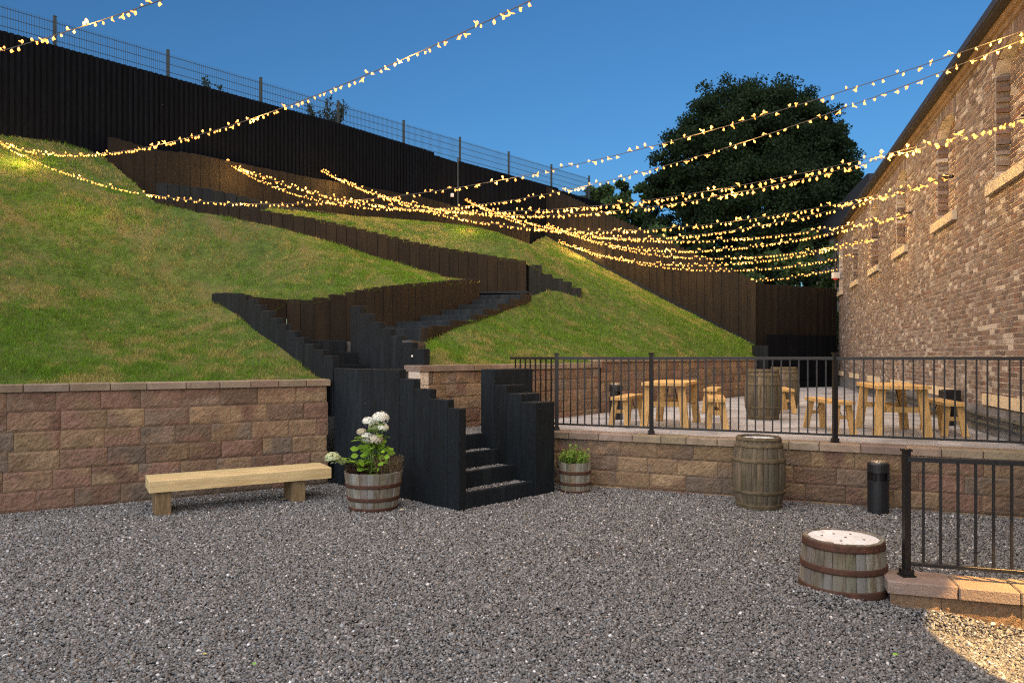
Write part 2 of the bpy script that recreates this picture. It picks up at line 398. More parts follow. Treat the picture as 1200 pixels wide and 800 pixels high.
# ------------------------------------------------------------------ grass bank
def C3(px, py, Y): p = at(px, py, Y); return (p.x, p.y, p.z)
left_ctrl = []
for k in (-2.2, -1.3, -.6, 0, .35, .7, .95):
    left_ctrl.append((-5.51 + 3.11 * k - .1, 7.97 + 1.92 * k + .15, 1.35))
left_ctrl += [C3(372, 440, 10.26), C3(340, 414, 10.75), C3(300, 385, 11.5), C3(262, 358, 12.3), C3(240, 350, 12.8)]
W2 = [(295, 348, 11.62), (336, 351, 12.1), (368, 351, 12.2), (387, 347, 12.35), (406, 343, 12.5), (439, 337, 12.8), (470, 334, 13.2), (525, 329, 14.4), (562, 327, 15.8)]
left_ctrl += [C3(px, py + 4, Y) for px, py, Y in W2[1:]]
CREST = [(520, 325, 15.2), (480, 312.5, 15.4), (428, 297, 15.3), (354, 274, 15.0), (304, 262, 14.8), (230, 249, 14.6), (183, 238, 14.9), (150, 209, 15.8), (125, 186, 16.7)]
left_ctrl += [C3(*c) for c in CREST] + [C3(0, 167, 15.3), C3(60, 172, 16.0), (-16, 9.9, 6.2), (-13.2, 12.9, 6.2)]
zL = tps(left_ctrl)
def xy(px, Y): return ((px - 600) / F * Y, Y)
polyL = [(-12.5, 3.9), (-5.61, 8.12), (-2.5, 10.02)] + [S(2.9), S(4.9)] + [xy(p, Y) for p, _, Y in W2[1:]] + [xy(p, Y) for p, _, Y in CREST] + [xy(60, 16.6), xy(0, 15.6), (-13.2, 13.0), (-17.5, 8.35)]
zLn = lambda x, y: zL(x, y) + .05 * (fbm(x * 1.3, y * 1.3, 9) - .5)
oL, vL, zzL, tL = surface('hillside', polyL, zLn, .16, M['grass_soil'])

W3 = [(180, 233, 15.0), (230, 238, 15.2), (305, 246, 15.57), (370, 256, 15.87), (430, 270, 16.14), (492, 285, 16.43), (560, 297, 16.74), (617, 306, 17.0)]
R_ctrl = [(-1.1, 9.85, 1.5), (-.5, 10.5, 1.5), (.6, 12.0, 1.5), (1.55, 13.3, 1.55), (3.2, 15.5, 1.62), (5, 17.9, 1.62), (6.55, 20.1, 1.64),
          C3(885, 405, 24.0), C3(805, 364, 25.6), C3(720, 320, 27.1), C3(640, 277, 28.7),
          C3(621, 286, 26.8), C3(560, 279, 24.9), C3(500, 270, 23.2), C3(400, 257, 20.9), C3(365, 253, 20.2),
          C3(680, 350, 17.5), C3(626, 349, 16.5), C3(606, 357, 15.5), C3(578, 369, 14.3), C3(542, 384, 13.0), C3(508, 397, 12.2), C3(497, 412, 10.4)]
R_ctrl += [C3(px, py + 3, Y) for px, py, Y in W3[2:]] + [C3(640, 320, 17.3), C3(760, 362, 19.0), C3(700, 322, 21.5)]
zR = tps(R_ctrl)
zRn = lambda x, y: zR(x, y) + .05 * (fbm(x * 1.3, y * 1.3, 19) - .5)
polyR = [(-1.15, 9.80), (-.55, 10.52), (1.50, 13.32), (6.55, 20.1), (7.2, 21.6), DIAG0, DIAG1] + [xy(px, fence_Y(px, 20900)) for px in (621, 560, 500, 400, 365)]
polyR += [xy(px, Y) for px, _, Y in W3[2:]] + [xy(680, 17.55), xy(624, 16.5), xy(605, 15.5), xy(575, 14.3), xy(540, 13.1), xy(506, 12.1), (-1.22, 10.2)]
oR, vR, zzR, tR = surface('hillside', polyR, zRn, .2, M['grass_soil'])

def blades(v2, z, tris, dens, hgt, wid):
    P = np.column_stack([v2, z]); A, B_, C_ = P[tris[:, 0]], P[tris[:, 1]], P[tris[:, 2]]
    ar = .5 * np.abs((B_[:, 0] - A[:, 0]) * (C_[:, 1] - A[:, 1]) - (B_[:, 1] - A[:, 1]) * (C_[:, 0] - A[:, 0]))
    cen = (A + B_ + C_) / 3; d = dens(cen[:, 0], cen[:, 1]) * ar; n = int(d.sum())
    idx = rng.choice(len(tris), n, p=d / d.sum()); r1 = np.sqrt(rng.random(n)); r2 = rng.random(n)
    p = A[idx] * (1 - r1)[:, None] + B_[idx] * (r1 * (1 - r2))[:, None] + C_[idx] * (r1 * r2)[:, None]
    x, y = p[:, 0], p[:, 1]
    patch = fbm(x * .8, y * .8, 31); fine = fbm(x * 5, y * 5, 37); tuft = fbm(x * 2.5, y * 2.5, 41)
    dist = np.maximum(1, y / 10)
    h = hgt * (.25 + 1.6 * tuft ** 1.3) * rng.uniform(.6, 1.4, n); w = wid * dist * rng.uniform(.7, 1.3, n)
    a = rng.uniform(0, np.pi, n); lx, ly = rng.normal(0, .55, n) * h, rng.normal(0, .55, n) * h
    dx, dy = np.cos(a) * w / 2, np.sin(a) * w / 2
    V = np.stack([p + np.stack([-dx, -dy, -.01 * np.ones(n)], -1), p + np.stack([dx, dy, -.01 * np.ones(n)], -1), p + np.stack([lx, ly, h], -1)], 1)
    hb = p[:, 2]                              # drier turf further up the bank
    dry = np.clip((patch - .50) * 3.0 + (fine - .5) * 4.5 + np.clip((hb - 2.6) * .16, -.35, .5) + rng.normal(0, .25, n), 0, 1)
    g = np.array((.115, .235, .022)); s_ = np.array((.33, .30, .10))
    c = g[None] * (1 - dry[:, None]) + s_[None] * dry[:, None]; c *= (rng.uniform(.6, 1.35, n) * (.7 + .6 * fbm(x * 9, y * 9, 53)))[:, None]
    return V.reshape(-1, 3), np.repeat(c, 3, 0)
VL, CL = blades(vL, zzL, tL, lambda x, y: np.where(x < -11.5, 250., 3300. * np.clip(9.5 / y, .4, 1.3) ** 1.3), .045, .010)
VR, CR = blades(vR, zzR, tR, lambda x, y: 3300. * np.clip(9.5 / y, .2, 1.2) ** 1.5, .045, .010)
V_ = np.concatenate([VL, VR]); C_ = np.concatenate([CL, CR])
me = np_mesh('grass', V_, np.arange(len(V_)).reshape(-1, 3), C_, M['blade'])
tag(link('grass', me), 'patchy short grass growing over the steep bank', 'grass', kind='stuff')

# land behind the fences
mb = MB()
def outer_z(x, y):
    t = np.clip(((x - 1.32) * .58 + (y - 28.7) * .81) * 0 + (9 - x) / 9.0, 0, 1); t = t * t * (3 - 2 * t)
    return 1.2 + 5.1 * t
xs = np.arange(-60, 46, 2.0); ys = np.arange(0, 90, 2.0)
for x in xs:
    for y in ys:
        cx, cy = x + 1, y + 1
        behind = (.923 * cy - cx) > 25.2 + 1.9 or (cy > 30.6 and cx > -3)
        if behind:
            q = [(x, y), (x + 2, y), (x + 2, y + 2), (x, y + 2)]
            mb.add([(a, b, float(outer_z(a, b))) for a, b in q], [(0, 1, 2, 3)])
tag(mb.build('field', M['grass_soil']), kind='structure')
# ------------------------------------------------------------------ sleeper and board walls
def board_wall(name, pts, label, m, bw=.22, thick=.11, side=1, drop=None, gap=.004, step=False, cj=.25, cat='retaining wall', seed=0, bev=.006, bases=None):
    """pts: (x, y, ztop, zbot) along the wall; vertical boards, tops following (or stepping with) the line"""
    rd = random.Random(seed); root = empty(name, (pts[0][0], pts[0][1], 0)); tag(root, label, cat)
    mb = MB(); carry = 0.0
    o0 = (pts[0][0], pts[0][1])
    for a, b in zip(pts[:-1], pts[1:]):
        L = math.dist(a[:2], b[:2]); u = unit(b[0] - a[0], b[1] - a[1]); n = (u[1] * side, -u[0] * side); nb = max(1, round(L / bw)); w = L / nb
        for i in range(nb):
            f = (i + .5) / nb; zt = a[2] + (b[2] - a[2]) * f + rd.uniform(-.006, .006); zb = a[3] + (b[3] - a[3]) * f
            k = 1 + rd.uniform(-cj, cj); c = (k, k * rd.uniform(.95, 1.03), k * rd.uniform(.9, 1.05)); t = rd.uniform(-.004, .004)
            mb.obox((a[0] - o0[0], a[1] - o0[1]), u, n, i * w + gap / 2, (i + 1) * w - gap / 2, -thick, t, zb, zt, c, bev)
    mb.build('boards', m, root)
    return root
def sleepers(name, segs, label, m=None, cat='sleeper wall'):
    """segs: (L0, L1, k0, k1, z0, z1) in stair coordinates"""
    root = empty(name, (*S(segs[0][0], segs[0][2]), 0)); tag(root, label, cat); o = root.location
    for i, (l0, l1, k0, k1, z0, z1) in enumerate(segs):
        mb = MB(); p = S(0, 0); mb.obox((p[0] - o.x, p[1] - o.y), SU, SN, l0 + .002, l1 - .002, k0, k1, z0, z1, jit((1, 1, 1), .18), .008)
        mb.build('sleeper', m or M['black_wood'], root)
    return root
segs = [(0, .20, 0, .11, -.1, 1.13), (.20, .51, 0, .11, -.1, 1.22), (.51, .80, 0, .11, -.1, 1.33), (.80, 1.08, 0, .11, -.1, 1.44)]
l = 1.08
for w in (.30, .29, .28, .28, .28): segs.append((l, l + w, 0, .11, -.1, 1.55 + random.uniform(-.004, .004))); l += w
sleepers('sleeper_wall', segs, 'black sleeper side wall stepping down to the yard behind the hydrangea tub')
K0 = 1.25
segs = [(0, .25, K0, K0 + .36, -.1, 1.14), (.25, .50, K0, K0 + .36, -.1, 1.24), (.50, .72, K0, K0 + .36, -.1, 1.34), (.72, .98, K0, K0 + .74, -.1, 1.54)]
sleepers('sleeper_wall', segs, 'black stepped sleeper wall on the right of the front stairs beside the small tub')
# stepping wall up the left of the second flight
segs = []; l = 2.54
tops = [1.72, 1.80, 1.88, 1.98, 2.08, 2.18, 2.28, 2.40, 2.50, 2.60, 2.68, 2.72, 2.74, 2.76, 2.77]
for i, zt in enumerate(tops):
    w = .25; segs.append((l, l + w, .0, .11, .9, zt)); l += w
sleepers('sleeper_wall', segs, 'long blue-black sleeper wall stepping up the bank above the stone wall')
# far side of the second flight
k1 = .84; segs = []
p0 = Vector((-1.18, 9.9)); l0 = (p0.x - SO[0]) * SU[0] + (p0.y - SO[1]) * SU[1]
tops = [1.81, 1.90, 2.0, 2.1, 2.2, 2.33, 2.46]
for i, zt in enumerate(tops): segs.append((l0 + i * .25, l0 + (i + 1) * .25, k1, k1 + .11, .6, zt))
sleepers('sleeper_wall', segs, 'short dark sleeper wall stepping down behind the front stairs beside the pale corner stones')

zb_of = lambda f: (lambda p: f(p[0], p[1]))
pts = []
for px, py, Y in W2:
    p = at(px, py, Y); pts.append((p.x, p.y, p.z, 1.85 + max(0, (Y - 12.4)) * .30))
board_wall('timber_wall', pts, 'curved brown board wall with stepped top beside the middle flight of steps', M['brown_wood'], bw=.2, seed=2, side=1)
pts = [(*xy(px, Y), at(px, py, Y).z, at(px, py, Y).z - 1.15) for px, py, Y in W3]
r3 = board_wall('timber_wall', pts, 'long brown board wall rising leftwards across the middle of the bank', M['brown_wood'], bw=.22, seed=3)
# blocks stepping down at its right end
segs3 = [(620, 635, 310), (633, 647, 321), (646, 659, 326), (657, 669, 330), (667, 680, 337.5)]
root = empty('sleeper_wall', (*xy(620, 17.05), 3.0)); tag(root, 'five dark sleepers stepping down the grass at the right end of the board wall', 'sleeper wall')
for i, (a, b, y) in enumerate(segs3):
    Y = 17.05 + i * .11; p = at(a, y, Y); q = at(b, y, Y + .1); mb = MB()
    u = unit(q.x - p.x, q.y - p.y); n = (u[1], -u[0])
    mb.obox((p.x - root.location.x, p.y - root.location.y), u, n, 0, math.dist(p[:2], q[:2]), -.2, .02 * i, -.4, p.z - 3.0, jit((1.6, 1.3, 1.0), .15), .008)
    mb.build('sleeper', M['black_wood'], root)
# upper wall under the fence
UP = [(140, 196, 200), (183, 176, 250), (223, 179, 260), (300, 195, 262), (355, 206, 266), (430, 219, 272), (500, 232, 284), (560, 249, 292), (621, 264, 300)]
pts = []
for px, yt, yb in UP:
    Y = fence_Y(px, 20900); pts.append((*xy(px, Y), at(px, yt, Y).z, at(px, yb, Y).z))
pts[0] = (*xy(128, fence_Y(128, 20900)), 6.6, 5.6)
board_wall('timber_wall', pts, 'tall brown board wall directly below the black fence along the top of the bank', M['brown_wood'], bw=.24, seed=4)
# short return and low kerb wall at the left end of the upper flight
pts = [(*xy(183, 15.6), at(183, 214, 15.6).z, 4.2), (*xy(250, 15.9), at(250, 222, 15.9).z, 4.2), (*xy(330, 16.5), at(330, 241, 16.5).z, 4.4), (*xy(395, 17.3), at(395, 251, 17.3).z, 4.4)]
board_wall('timber_wall', pts, 'dark board wall at the upper left beside the highest steps', M['black_wood'], bw=.24, seed=5)

# ------------------------------------------------------------------ stairs
def riser_box(mb, root, o, u, n, l0, l1, t0, t1, z0, z1, c=(1, 1, 1)):
    mb.obox((o[0] - root.location.x, o[1] - root.location.y), u, n, l0, l1, t0, t1, z0 - root.location.z, z1 - root.location.z, c, .006)
def tread_stones(x, y, z, n, name, root):
    pass
root = empty('stairs', (*S(0, .6), 0)); tag(root, 'front flight of four black timber steps filled with gravel', 'stairs')
sx, sy, szz = [], [], []
for i in range(4):
    L0 = .04 + .29 * i; zt = .175 * (i + 1)
    mb = MB(); riser_box(mb, root, S(0, 0), SU, SN, L0, L0 + .07, .11, K0, zt - .19, zt, jit((1.1, 1.1, 1.1), .1)); mb.build('riser', M['black_wood'], root)
    L1 = L0 + .29 + .004 if i < 3 else L0 + .6
    mb = MB(); riser_box(mb, root, S(0, 0), SU, SN, L0 + .07, L1, .11, K0, zt - .10, zt - .025); mb.build('tread', M['dirt'], root)
    n = int(1.14 * (L1 - L0 - .07) / .00028); a = rng.uniform(L0 + .08, L1 - .01, n); b = rng.uniform(.13, K0 - .02, n)
    sx.append(SO[0] + SU[0] * a + SN[0] * b); sy.append(SO[1] + SU[1] * a + SN[1] * b); szz.append(np.full(n, zt - .02) + rng.uniform(0, .008, n))
sx, sy, szz = map(np.concatenate, (sx, sy, szz))
o = link('gravel', stones('gravel_fill', sx, sy, szz, np.exp(rng.normal(0, .25, len(sx))) * .0095)); tag(o, 'grey gravel filling the treads of the front stairs', 'gravel', kind='stuff')

root = empty('stairs', (*S(1.6, .5), .7)); tag(root, 'narrow second flight of black steps climbing between sleeper walls', 'stairs')
for i in range(7):
    L0 = 1.75 + .29 * i; zt = .70 + .178 * (i + 1)
    mb = MB(); riser_box(mb, root, S(0, 0), SU, SN, L0, L0 + .07, .12, k1, zt - .19, zt); mb.build('riser', M['black_wood'], root)
    mb = MB(); riser_box(mb, root, S(0, 0), SU, SN, L0 + .07, L0 + .296, .12, k1, zt - .10, zt - .02); mb.build('tread', M['dirt'], root)
# middle landing
mb = MB(); pl = [S(3.72, .12), S(4.85, .12), xy(330, 12.0), xy(404, 12.4), xy(468, 13.3), xy(470, 12.6), xy(505, 12.2), S(l0 + .3, k1 + .02), S(l0 + 1.7, k1 + .02), S(3.72, k1 + .02)]
n_ = len(pl); mb.add([(*p, .9) for p in pl] + [(*p, 1.93) for p in pl], [tuple(range(n_ - 1, -1, -1)), tuple(range(n_, 2 * n_))] + [(i, (i + 1) % n_, n_ + (i + 1) % n_, n_ + i) for i in range(n_)]); tag(mb.build('path', M['dirt']), kind='structure')
# third flight
steps = [(385, 452, 494, 12.0), (382, 458, 502, 12.4), (376, 462, 527, 12.95), (369, 482, 552, 13.5), (362.5, 502, 566, 14.1), (356.5, 522, 583, 14.7), (350.5, 540, 597, 15.3), (345, 550, 610, 15.9), (341, 562, 618, 16.45)]
root = empty('stairs', (*xy(480, 12.0), 1.9)); tag(root, 'long middle flight of dark steps climbing right towards the board wall', 'stairs')
for i, (y, xa, xb, Y) in enumerate(steps):
    p = at(xa - 14, y, Y + .25); q = at(xb, y, Y - .05); z = at(xb, y, Y).z
    u = unit(q.x - p.x, q.y - p.y); n = (u[1], -u[0]); W = math.dist(p[:2], q[:2])
    mb = MB(); riser_box(mb, root, p, u, n, 0, W, -.24, 0, z - .3, z, jit((1.5, 1.5, 1.5), .15)); mb.build('riser', M['black_wood'], root)
    dep = .75 if i < len(steps) - 1 else 1.6
    mb = MB(); riser_box(mb, root, p, u, n, 0, W, -dep, -.24, z - .2, z - .03); mb.build('tread', M['dirt'], root)
    if i < 8:
        y2, _, xb2, Y2 = steps[i + 1]; q2 = at(xb2, y2, Y2 - .05); u2 = unit(q2.x - q.x, q2.y - q.y); n2 = (u2[1], -u2[0])
        mb = MB(); riser_box(mb, root, q, u2, n2, .0, math.dist(q[:2], q2[:2]) - .004, -.02, .10, z - .6, z + .012, jit((1.2, 1.1, 1.0), .2)); mb.build('side_block', M['brown_wood'], root)
mb = MB(); pl = [xy(556, 16.3), xy(620, 16.35), xy(622, 17.0), xy(560, 16.7), xy(520, 16.0), xy(520, 15.3)]
mb.add([(*p, 3.1) for p in pl], [tuple(range(len(pl)))]); tag(mb.build('path', M['dirt']), kind='structure')
# fourth flight in the cutting between the crest and the long board wall
root = empty('stairs', (*xy(520, 15.8), 3.1)); tag(root, 'upper flight of steps sunk behind the grass along the board wall', 'stairs')
for i in range(9):
    px = 500 - 36 * i; pa = xy(px, 15.35 - (.6 * i / 9)); pb = xy(px + 2, 16.4 - .12 * i); z = 3.1 + .12 * (i + 1)
    pa = (pa[0] , pa[1] + .25); u = unit(pb[0] - pa[0], pb[1] - pa[1]); n = (-u[1], u[0]); W = math.dist(pa, pb)
    mb = MB(); riser_box(mb, root, pa, u, n, 0, W - .15, 0, .07, z - .2, z); mb.build('riser', M['black_wood'], root)
    mb = MB(); riser_box(mb, root, pa, u, n, 0, W - .15, .07, .7, z - .2, z - .02); mb.build('tread', M['dirt'], root)

# ------------------------------------------------------------------ terrace
polyT = [(TW_A[0] - .1, TW_A[1] + .22), (5.8, wall_front_Y(5.8) + .22), B(9.2, .0), B(26.8, 0), (7.6, 24.0), (6.75, 20.1), (1.57, 13.3), (-.64, 10.5), (-1.25, 9.9), S(2.0, .5), S(1.35, .115), S(.98, .115), S(.98, K0), S(.98, K0 + .7)]
def flat(z): return lambda x, y: np.full(len(x), z)
surface('terrace_floor', polyT, lambda x, y: .694 + .006 * (fbm(x, y, 5) - .5), .4, M['paving'])
# gravel on the landing behind the front stairs
n = 6500; a = rng.uniform(.95, 1.72, n); b = rng.uniform(.14, 1.9, n)
gx_ = SO[0] + SU[0] * a + SN[0] * b; gy_ = SO[1] + SU[1] * a + SN[1] * b
o = link('gravel', stones('landing_gravel', gx_, gy_, np.full(n, .705), np.exp(rng.normal(0, .25, n)) * .009)); tag(o, 'grey gravel spread on the small landing above the front stairs', 'gravel', kind='stuff')

# ------------------------------------------------------------------ fences along the top
def fence_wall(name, pts, label, m, bw=.12, lap=.02, seed=0, z_is_rel=False, rails=None, cat='fence'):
    """closely set vertical boards, every other one proud, like a battened fence"""
    rd = random.Random(seed); root = empty(name, (pts[0][0], pts[0][1], 0)); tag(root, label, cat); mb = MB(); o0 = pts[0][:2]; k_ = 0
    for a, b in zip(pts[:-1], pts[1:]):
        L = math.dist(a[:2], b[:2]); u = unit(b[0] - a[0], b[1] - a[1]); n = (u[1], -u[0]); nb = max(1, round(L / bw)); w = L / nb
        for i in range(nb):
            f = (i + .5) / nb; zt = a[2] + (b[2] - a[2]) * f + rd.uniform(-.004, .004); zb = a[3] + (b[3] - a[3]) * f
            pr = lap if k_ % 2 else 0; k = rd.uniform(.75, 1.3); k_ += 1
            mb.obox((a[0] - o0[0], a[1] - o0[1]), u, n, i * w - (.1 * w if pr else -.002), (i + 1) * w + (.1 * w if pr else -.002), -.025 + pr, pr, zb, zt, (k, k, k))
    mb.build('boards', m, root)
    for fz in (.12, .85):
        mb = MB()
        for a, b in zip(pts[:-1], pts[1:]):
            L = math.dist(a[:2], b[:2]); u = unit(b[0] - a[0], b[1] - a[1]); n = (u[1], -u[0])
            za = a[3] + (a[2] - a[3]) * fz; zb = b[3] + (b[2] - b[3]) * fz
            p = [(a[0] - o0[0] + u[0] * l + n[0] * t, a[1] - o0[1] + u[1] * l + n[1] * t) for l in (0, L) for t in (-.09, -.028)]
            mb.hexa([(*p[0], za - .04), (*p[2], zb - .04), (*p[3], zb - .04), (*p[1], za - .04), (*p[0], za + .04), (*p[2], zb + .04), (*p[3], zb + .04), (*p[1], za + .04)])
        mb.build('rail', m, root)
    return root
def FP(px, zt, zb, K=21848.0): p = fence_pt(px, K); return (p[0], p[1], zt, zb)
fence_wall('fence', [(-20.4, 5.2, 8.58, 6.2), FP(0, 8.58, 5.6), FP(125, 8.57, 5.5), FP(400, 8.57, 5.5), FP(508, 8.46, 5.5)], 'long black close-boarded fence crossing the top of the bank', M['fence_wood'], bw=.06, lap=.03, seed=11)
fence_wall('fence', [FP(509, 8.38, 5.5), FP(536, 8.34, 5.5)], 'narrow dark fence panel with the white latch beside the long black fence', M['fence_wood'], seed=12)
fence_wall('fence', [FP(537.5, 8.40, 5.4), FP(654, 8.37, 5.4), (1.32, 28.7, 8.35, 6.3)][:2] + [(1.30, 28.75, 8.33, 5.2), (4.2, 31.8, 8.2, 5.2)], 'dark far fence running on beyond the latch towards the small trees', M['fence_wood'], seed=13)
r = empty('latch', (*fence_pt(530, 21848 - 80), 7.1)); tag(r, 'small white metal latch plate on the dark fence gate', 'latch')
mb = MB(); mb.box(-.05, -.03, .0, .05, .0, .12); mb.build('plate', M['white'], r); mb = MB(); mb.tube((0, -.06, .06), (0, -.03, .06), .02); mb.build('knob', M['metal'], r)
mb = MB(); p = fence_pt(536.5, 21848 - 30); mb.tube((p[0], p[1], 6.5), (p[0], p[1], 8.5), .025, n=8); tag(mb.build('gate_post', M['steel']), 'thin pale steel post between the two dark fences', 'post')
# fence descending the right edge of the bank
dz = lambda f: (8.33 + (4.15 - 8.33) * f, 6.30 + (2.0 - 6.30) * f)
pts = []
for i in range(9):
    f = i / 8; zt, zb = dz(f); pts.append((DIAG1[0] + (DIAG0[0] - DIAG1[0]) * f, DIAG1[1] + (DIAG0[1] - DIAG1[1]) * f, zt, zb - .3))
fence_wall('fence', pts, 'brown board fence running downhill along the right edge of the grass', M['brown_wood'], bw=.15, seed=14)
u = unit(DIAG0[0] - DIAG1[0], DIAG0[1] - DIAG1[1])
mb = MB(); n = (u[1], -u[0]); a = (DIAG1[0], DIAG1[1]); L = math.dist(DIAG0, DIAG1)
vs = []
for (l, f) in ((0, 0), (L, 1)):
    z = dz(f)[1]
    for t, dz_ in ((.0, -.25), (.06, -.25), (.06, .14), (.0, .14)): vs.append((a[0] + u[0] * l - n[0] * (-t), a[1] + u[1] * l + n[1] * t, z + dz_))
mb.add(vs, [(0, 1, 2, 3), (4, 7, 6, 5), (0, 4, 5, 1), (1, 5, 6, 2), (2, 6, 7, 3), (3, 7, 4, 0)])
tag(mb.build('gravel_board', M['black_wood']), 'dark base board under the brown fence that runs downhill', 'board')
far_a, far_b = (7.9, 24.05), (11.2, 25.6)
fence_wall('fence', [(far_a[0], far_a[1], 4.08, .6), (far_b[0], far_b[1], 4.05, .6)], 'flat-topped brown board fence closing the far end of the terrace', M['brown_wood'], bw=.15, seed=15)
fence_wall('fence', [(8.15, 23.7, 2.42, .95), (11.0, 25.1, 2.42, .95)], 'low black board screen in front of the far brown fence', M['fence_wood'], bw=.14, lap=.012, seed=16)
mb = MB(); uf = unit(2.85, 1.4); nf = (uf[1], -uf[0]); mb.obox((8.15, 23.7), uf, nf, 0, 3.15, -.05, .03, .68, .93, (1, 1, 1), .01)
tag(mb.build('kickboard', M['fence_wood']), 'black board along the foot of the far black screen', 'board')
mb = MB(); mb.box(6.78, 20.55, .6, 7.12, 20.9, 2.02, (1, 1, 1)); tag(mb.build('end_post', M['black_wood']), 'stout black timber post at the far end of the block wall', 'post')

# mesh fence above: posts and panels are parts of one fence
root = empty('mesh_fence', (*fence_pt(70), 6.5)); tag(root, 'tall green steel mesh fence with posts standing above the black fence', 'fence')
off = (-FU[1] * .35, FU[0] * .35)
base = fence_pt(80); post_l = [(-5 + i) * 2.5 for i in range(14)]
pm = MB(); pm.box(-.03, -.03, -.2, .03, .03, 2.85); pm.box(-.034, -.034, 2.85, .034, .034, 2.87); pme = pm.mesh('post', M['steel'])
wm = MB(); g = .007
for i in range(1, 50): wm.box(i * .05 - g / 2 * .8, -g / 2, .1, i * .05 + g / 2 * .8, g / 2, 2.78)
for k in range(14):
    for dy in (-.006, .006): wm.box(.03, dy - .003, .12 + k * .2 - .004, 2.47, dy + .003, .12 + k * .2 + .004)
wme = wm.mesh('wire_panel', M['steel'])
rz = math.atan2(FU[1], FU[0])
for i, l in enumerate(post_l):
    for nm, mm in (('post', pme), ('wire_panel', wme)):
        if nm == 'wire_panel' and i == len(post_l) - 1: continue
        o = link(nm, mm, None, root); o.location = (FU[0] * l + off[0], FU[1] * l + off[1], 0); o.rotation_euler.z = rz

# ------------------------------------------------------------------ railings
def railing(name, pts, zf, h, posts, label, bal=.115, r=.0075, post_r=.025, zrail=(.10, None), z_rail_top=None, end=True):
    """pts polyline in plan; posts: indices or positions"""
    root = empty(name, (pts[0][0], pts[0][1], zf)); tag(root, label, 'railing'); o = Vector((pts[0][0], pts[0][1]))
    top = h - .07; bot = .10
    bm_ = MB(); bm_.box(-.008, -.008, bot, .008, .008, top); bme = bm_.mesh('baluster', M['iron'])
    pb = MB(); pb.box(-post_r, -post_r, 0, post_r, post_r, h); pb.box(-post_r - .008, -post_r - .008, h, post_r + .008, post_r + .008, h + .018)
    pb.box(-.045, -.045, 0, .045, .045, .012); pb.box(-.036, -.036, .012, .036, .036, .05)
    pbm = pb.mesh('post', M['iron'])
    for a, b in zip(pts[:-1], pts[1:]):
        u = unit(b[0] - a[0], b[1] - a[1]); n = (u[1], -u[0]); L = math.dist(a, b); rzz = math.atan2(u[1], u[0])
        for nm, z0, z1, w in (('top_rail', top, top + .035, .02), ('bottom_rail', bot - .025, bot, .014)):
            mb = MB(); mb.obox((a[0] - o.x, a[1] - o.y), u, n, 0, L, -w, w, z0, z1, (1, 1, 1), .004); mb.build(nm, M['iron'], root)
        nb = round(L / bal)
        for i in range(1, nb):
            c = link('baluster', bme, None, root); c.location = (a[0] - o.x + u[0] * L * i / nb, a[1] - o.y + u[1] * L * i / nb, 0); c.rotation_euler.z = rzz
    for p in posts:
        c = link('post', pbm, None, root); c.location = (p[0] - o.x, p[1] - o.y, 0)
    return root
def RY(X): return 10.10 - .455 * (X - .61) 
railing('railing', [(-.02, 10.80), (.61, RY(.61)), (1.80, RY(1.80)), (3.78, RY(3.78)), (5.62, RY(5.62))], .70, 1.035, [(.61, RY(.61)), (1.80, RY(1.80)), (3.78, RY(3.78))],
        'long black metal railing along the front edge of the terrace', bal=.1)
lo = (2.74, 5.14)
railing('railing', [lo, (lo[0] + lowu[0] * 2.0, lo[1] + lowu[1] * 2.0)], .18, .865, [lo, (lo[0] + lowu[0] * 2.0, lo[1] + lowu[1] * 2.0)], 'near black railing standing on the knee-high block wall', bal=.108, post_r=.021)

# ------------------------------------------------------------------ brick building
S0, S1, ZB, ZT = -3.0, 26.85, 1.05, 5.84
root = empty('brick_building', (*B(S0), 0)); tag(root, 'long old brick building with bricked-up arched windows on the right', 'building')
OX, OY = root.location.x, root.location.y
def BL(s, n, z): p = B(s, n); return (p[0] - OX, p[1] - OY, z)
WIN = [(y / .953) for y in (-1.6, 1.7, 5.05, 8.35, 11.25, 14.65, 17.85, 21.2, 24.6)]   # near jambs
WW, WZ0, WZS, RISE, DEP = 1.16, 3.92, 5.28, .26, .17
def arc_z(f): t = 2 * f - 1; return WZS + RISE * math.sqrt(max(0, 1 - t * t)) * .9 + 0
BP = [(.215, .165, .145), (.235, .17, .145), (.185, .14, .125), (.25, .195, .17), (.21, .175, .16), (.27, .22, .19), (.165, .13, .12), (.30, .26, .235), (.22, .145, .12)]
def bcol(s, z):
    q = float(vnoise(np.array(s * .7), np.array(z * .9), 77)); k = random.uniform(.8, 1.22)
    c = random.choice(BP if q < .5 else BP[2:] + [(.29, .245, .21), (.26, .21, .18)])
    if random.random() < .10: c = (.48, .44, .39)
    return tuple(x * k for x in c)
def brick_box(mb, s0, s1, z0, z1, n0, n1, c):
    a = [BL(s0, n0, z0), BL(s1, n0, z0), BL(s1, n1, z0), BL(s0, n1, z0), BL(s0, n0, z1), BL(s1, n0, z1), BL(s1, n1, z1), BL(s0, n1, z1)]
    mb.add(a, [(0, 1, 2, 3), (7, 6, 5, 4), (4, 5, 1, 0), (5, 6, 2, 1), (6, 7, 3, 2), (7, 4, 0, 3)], c)
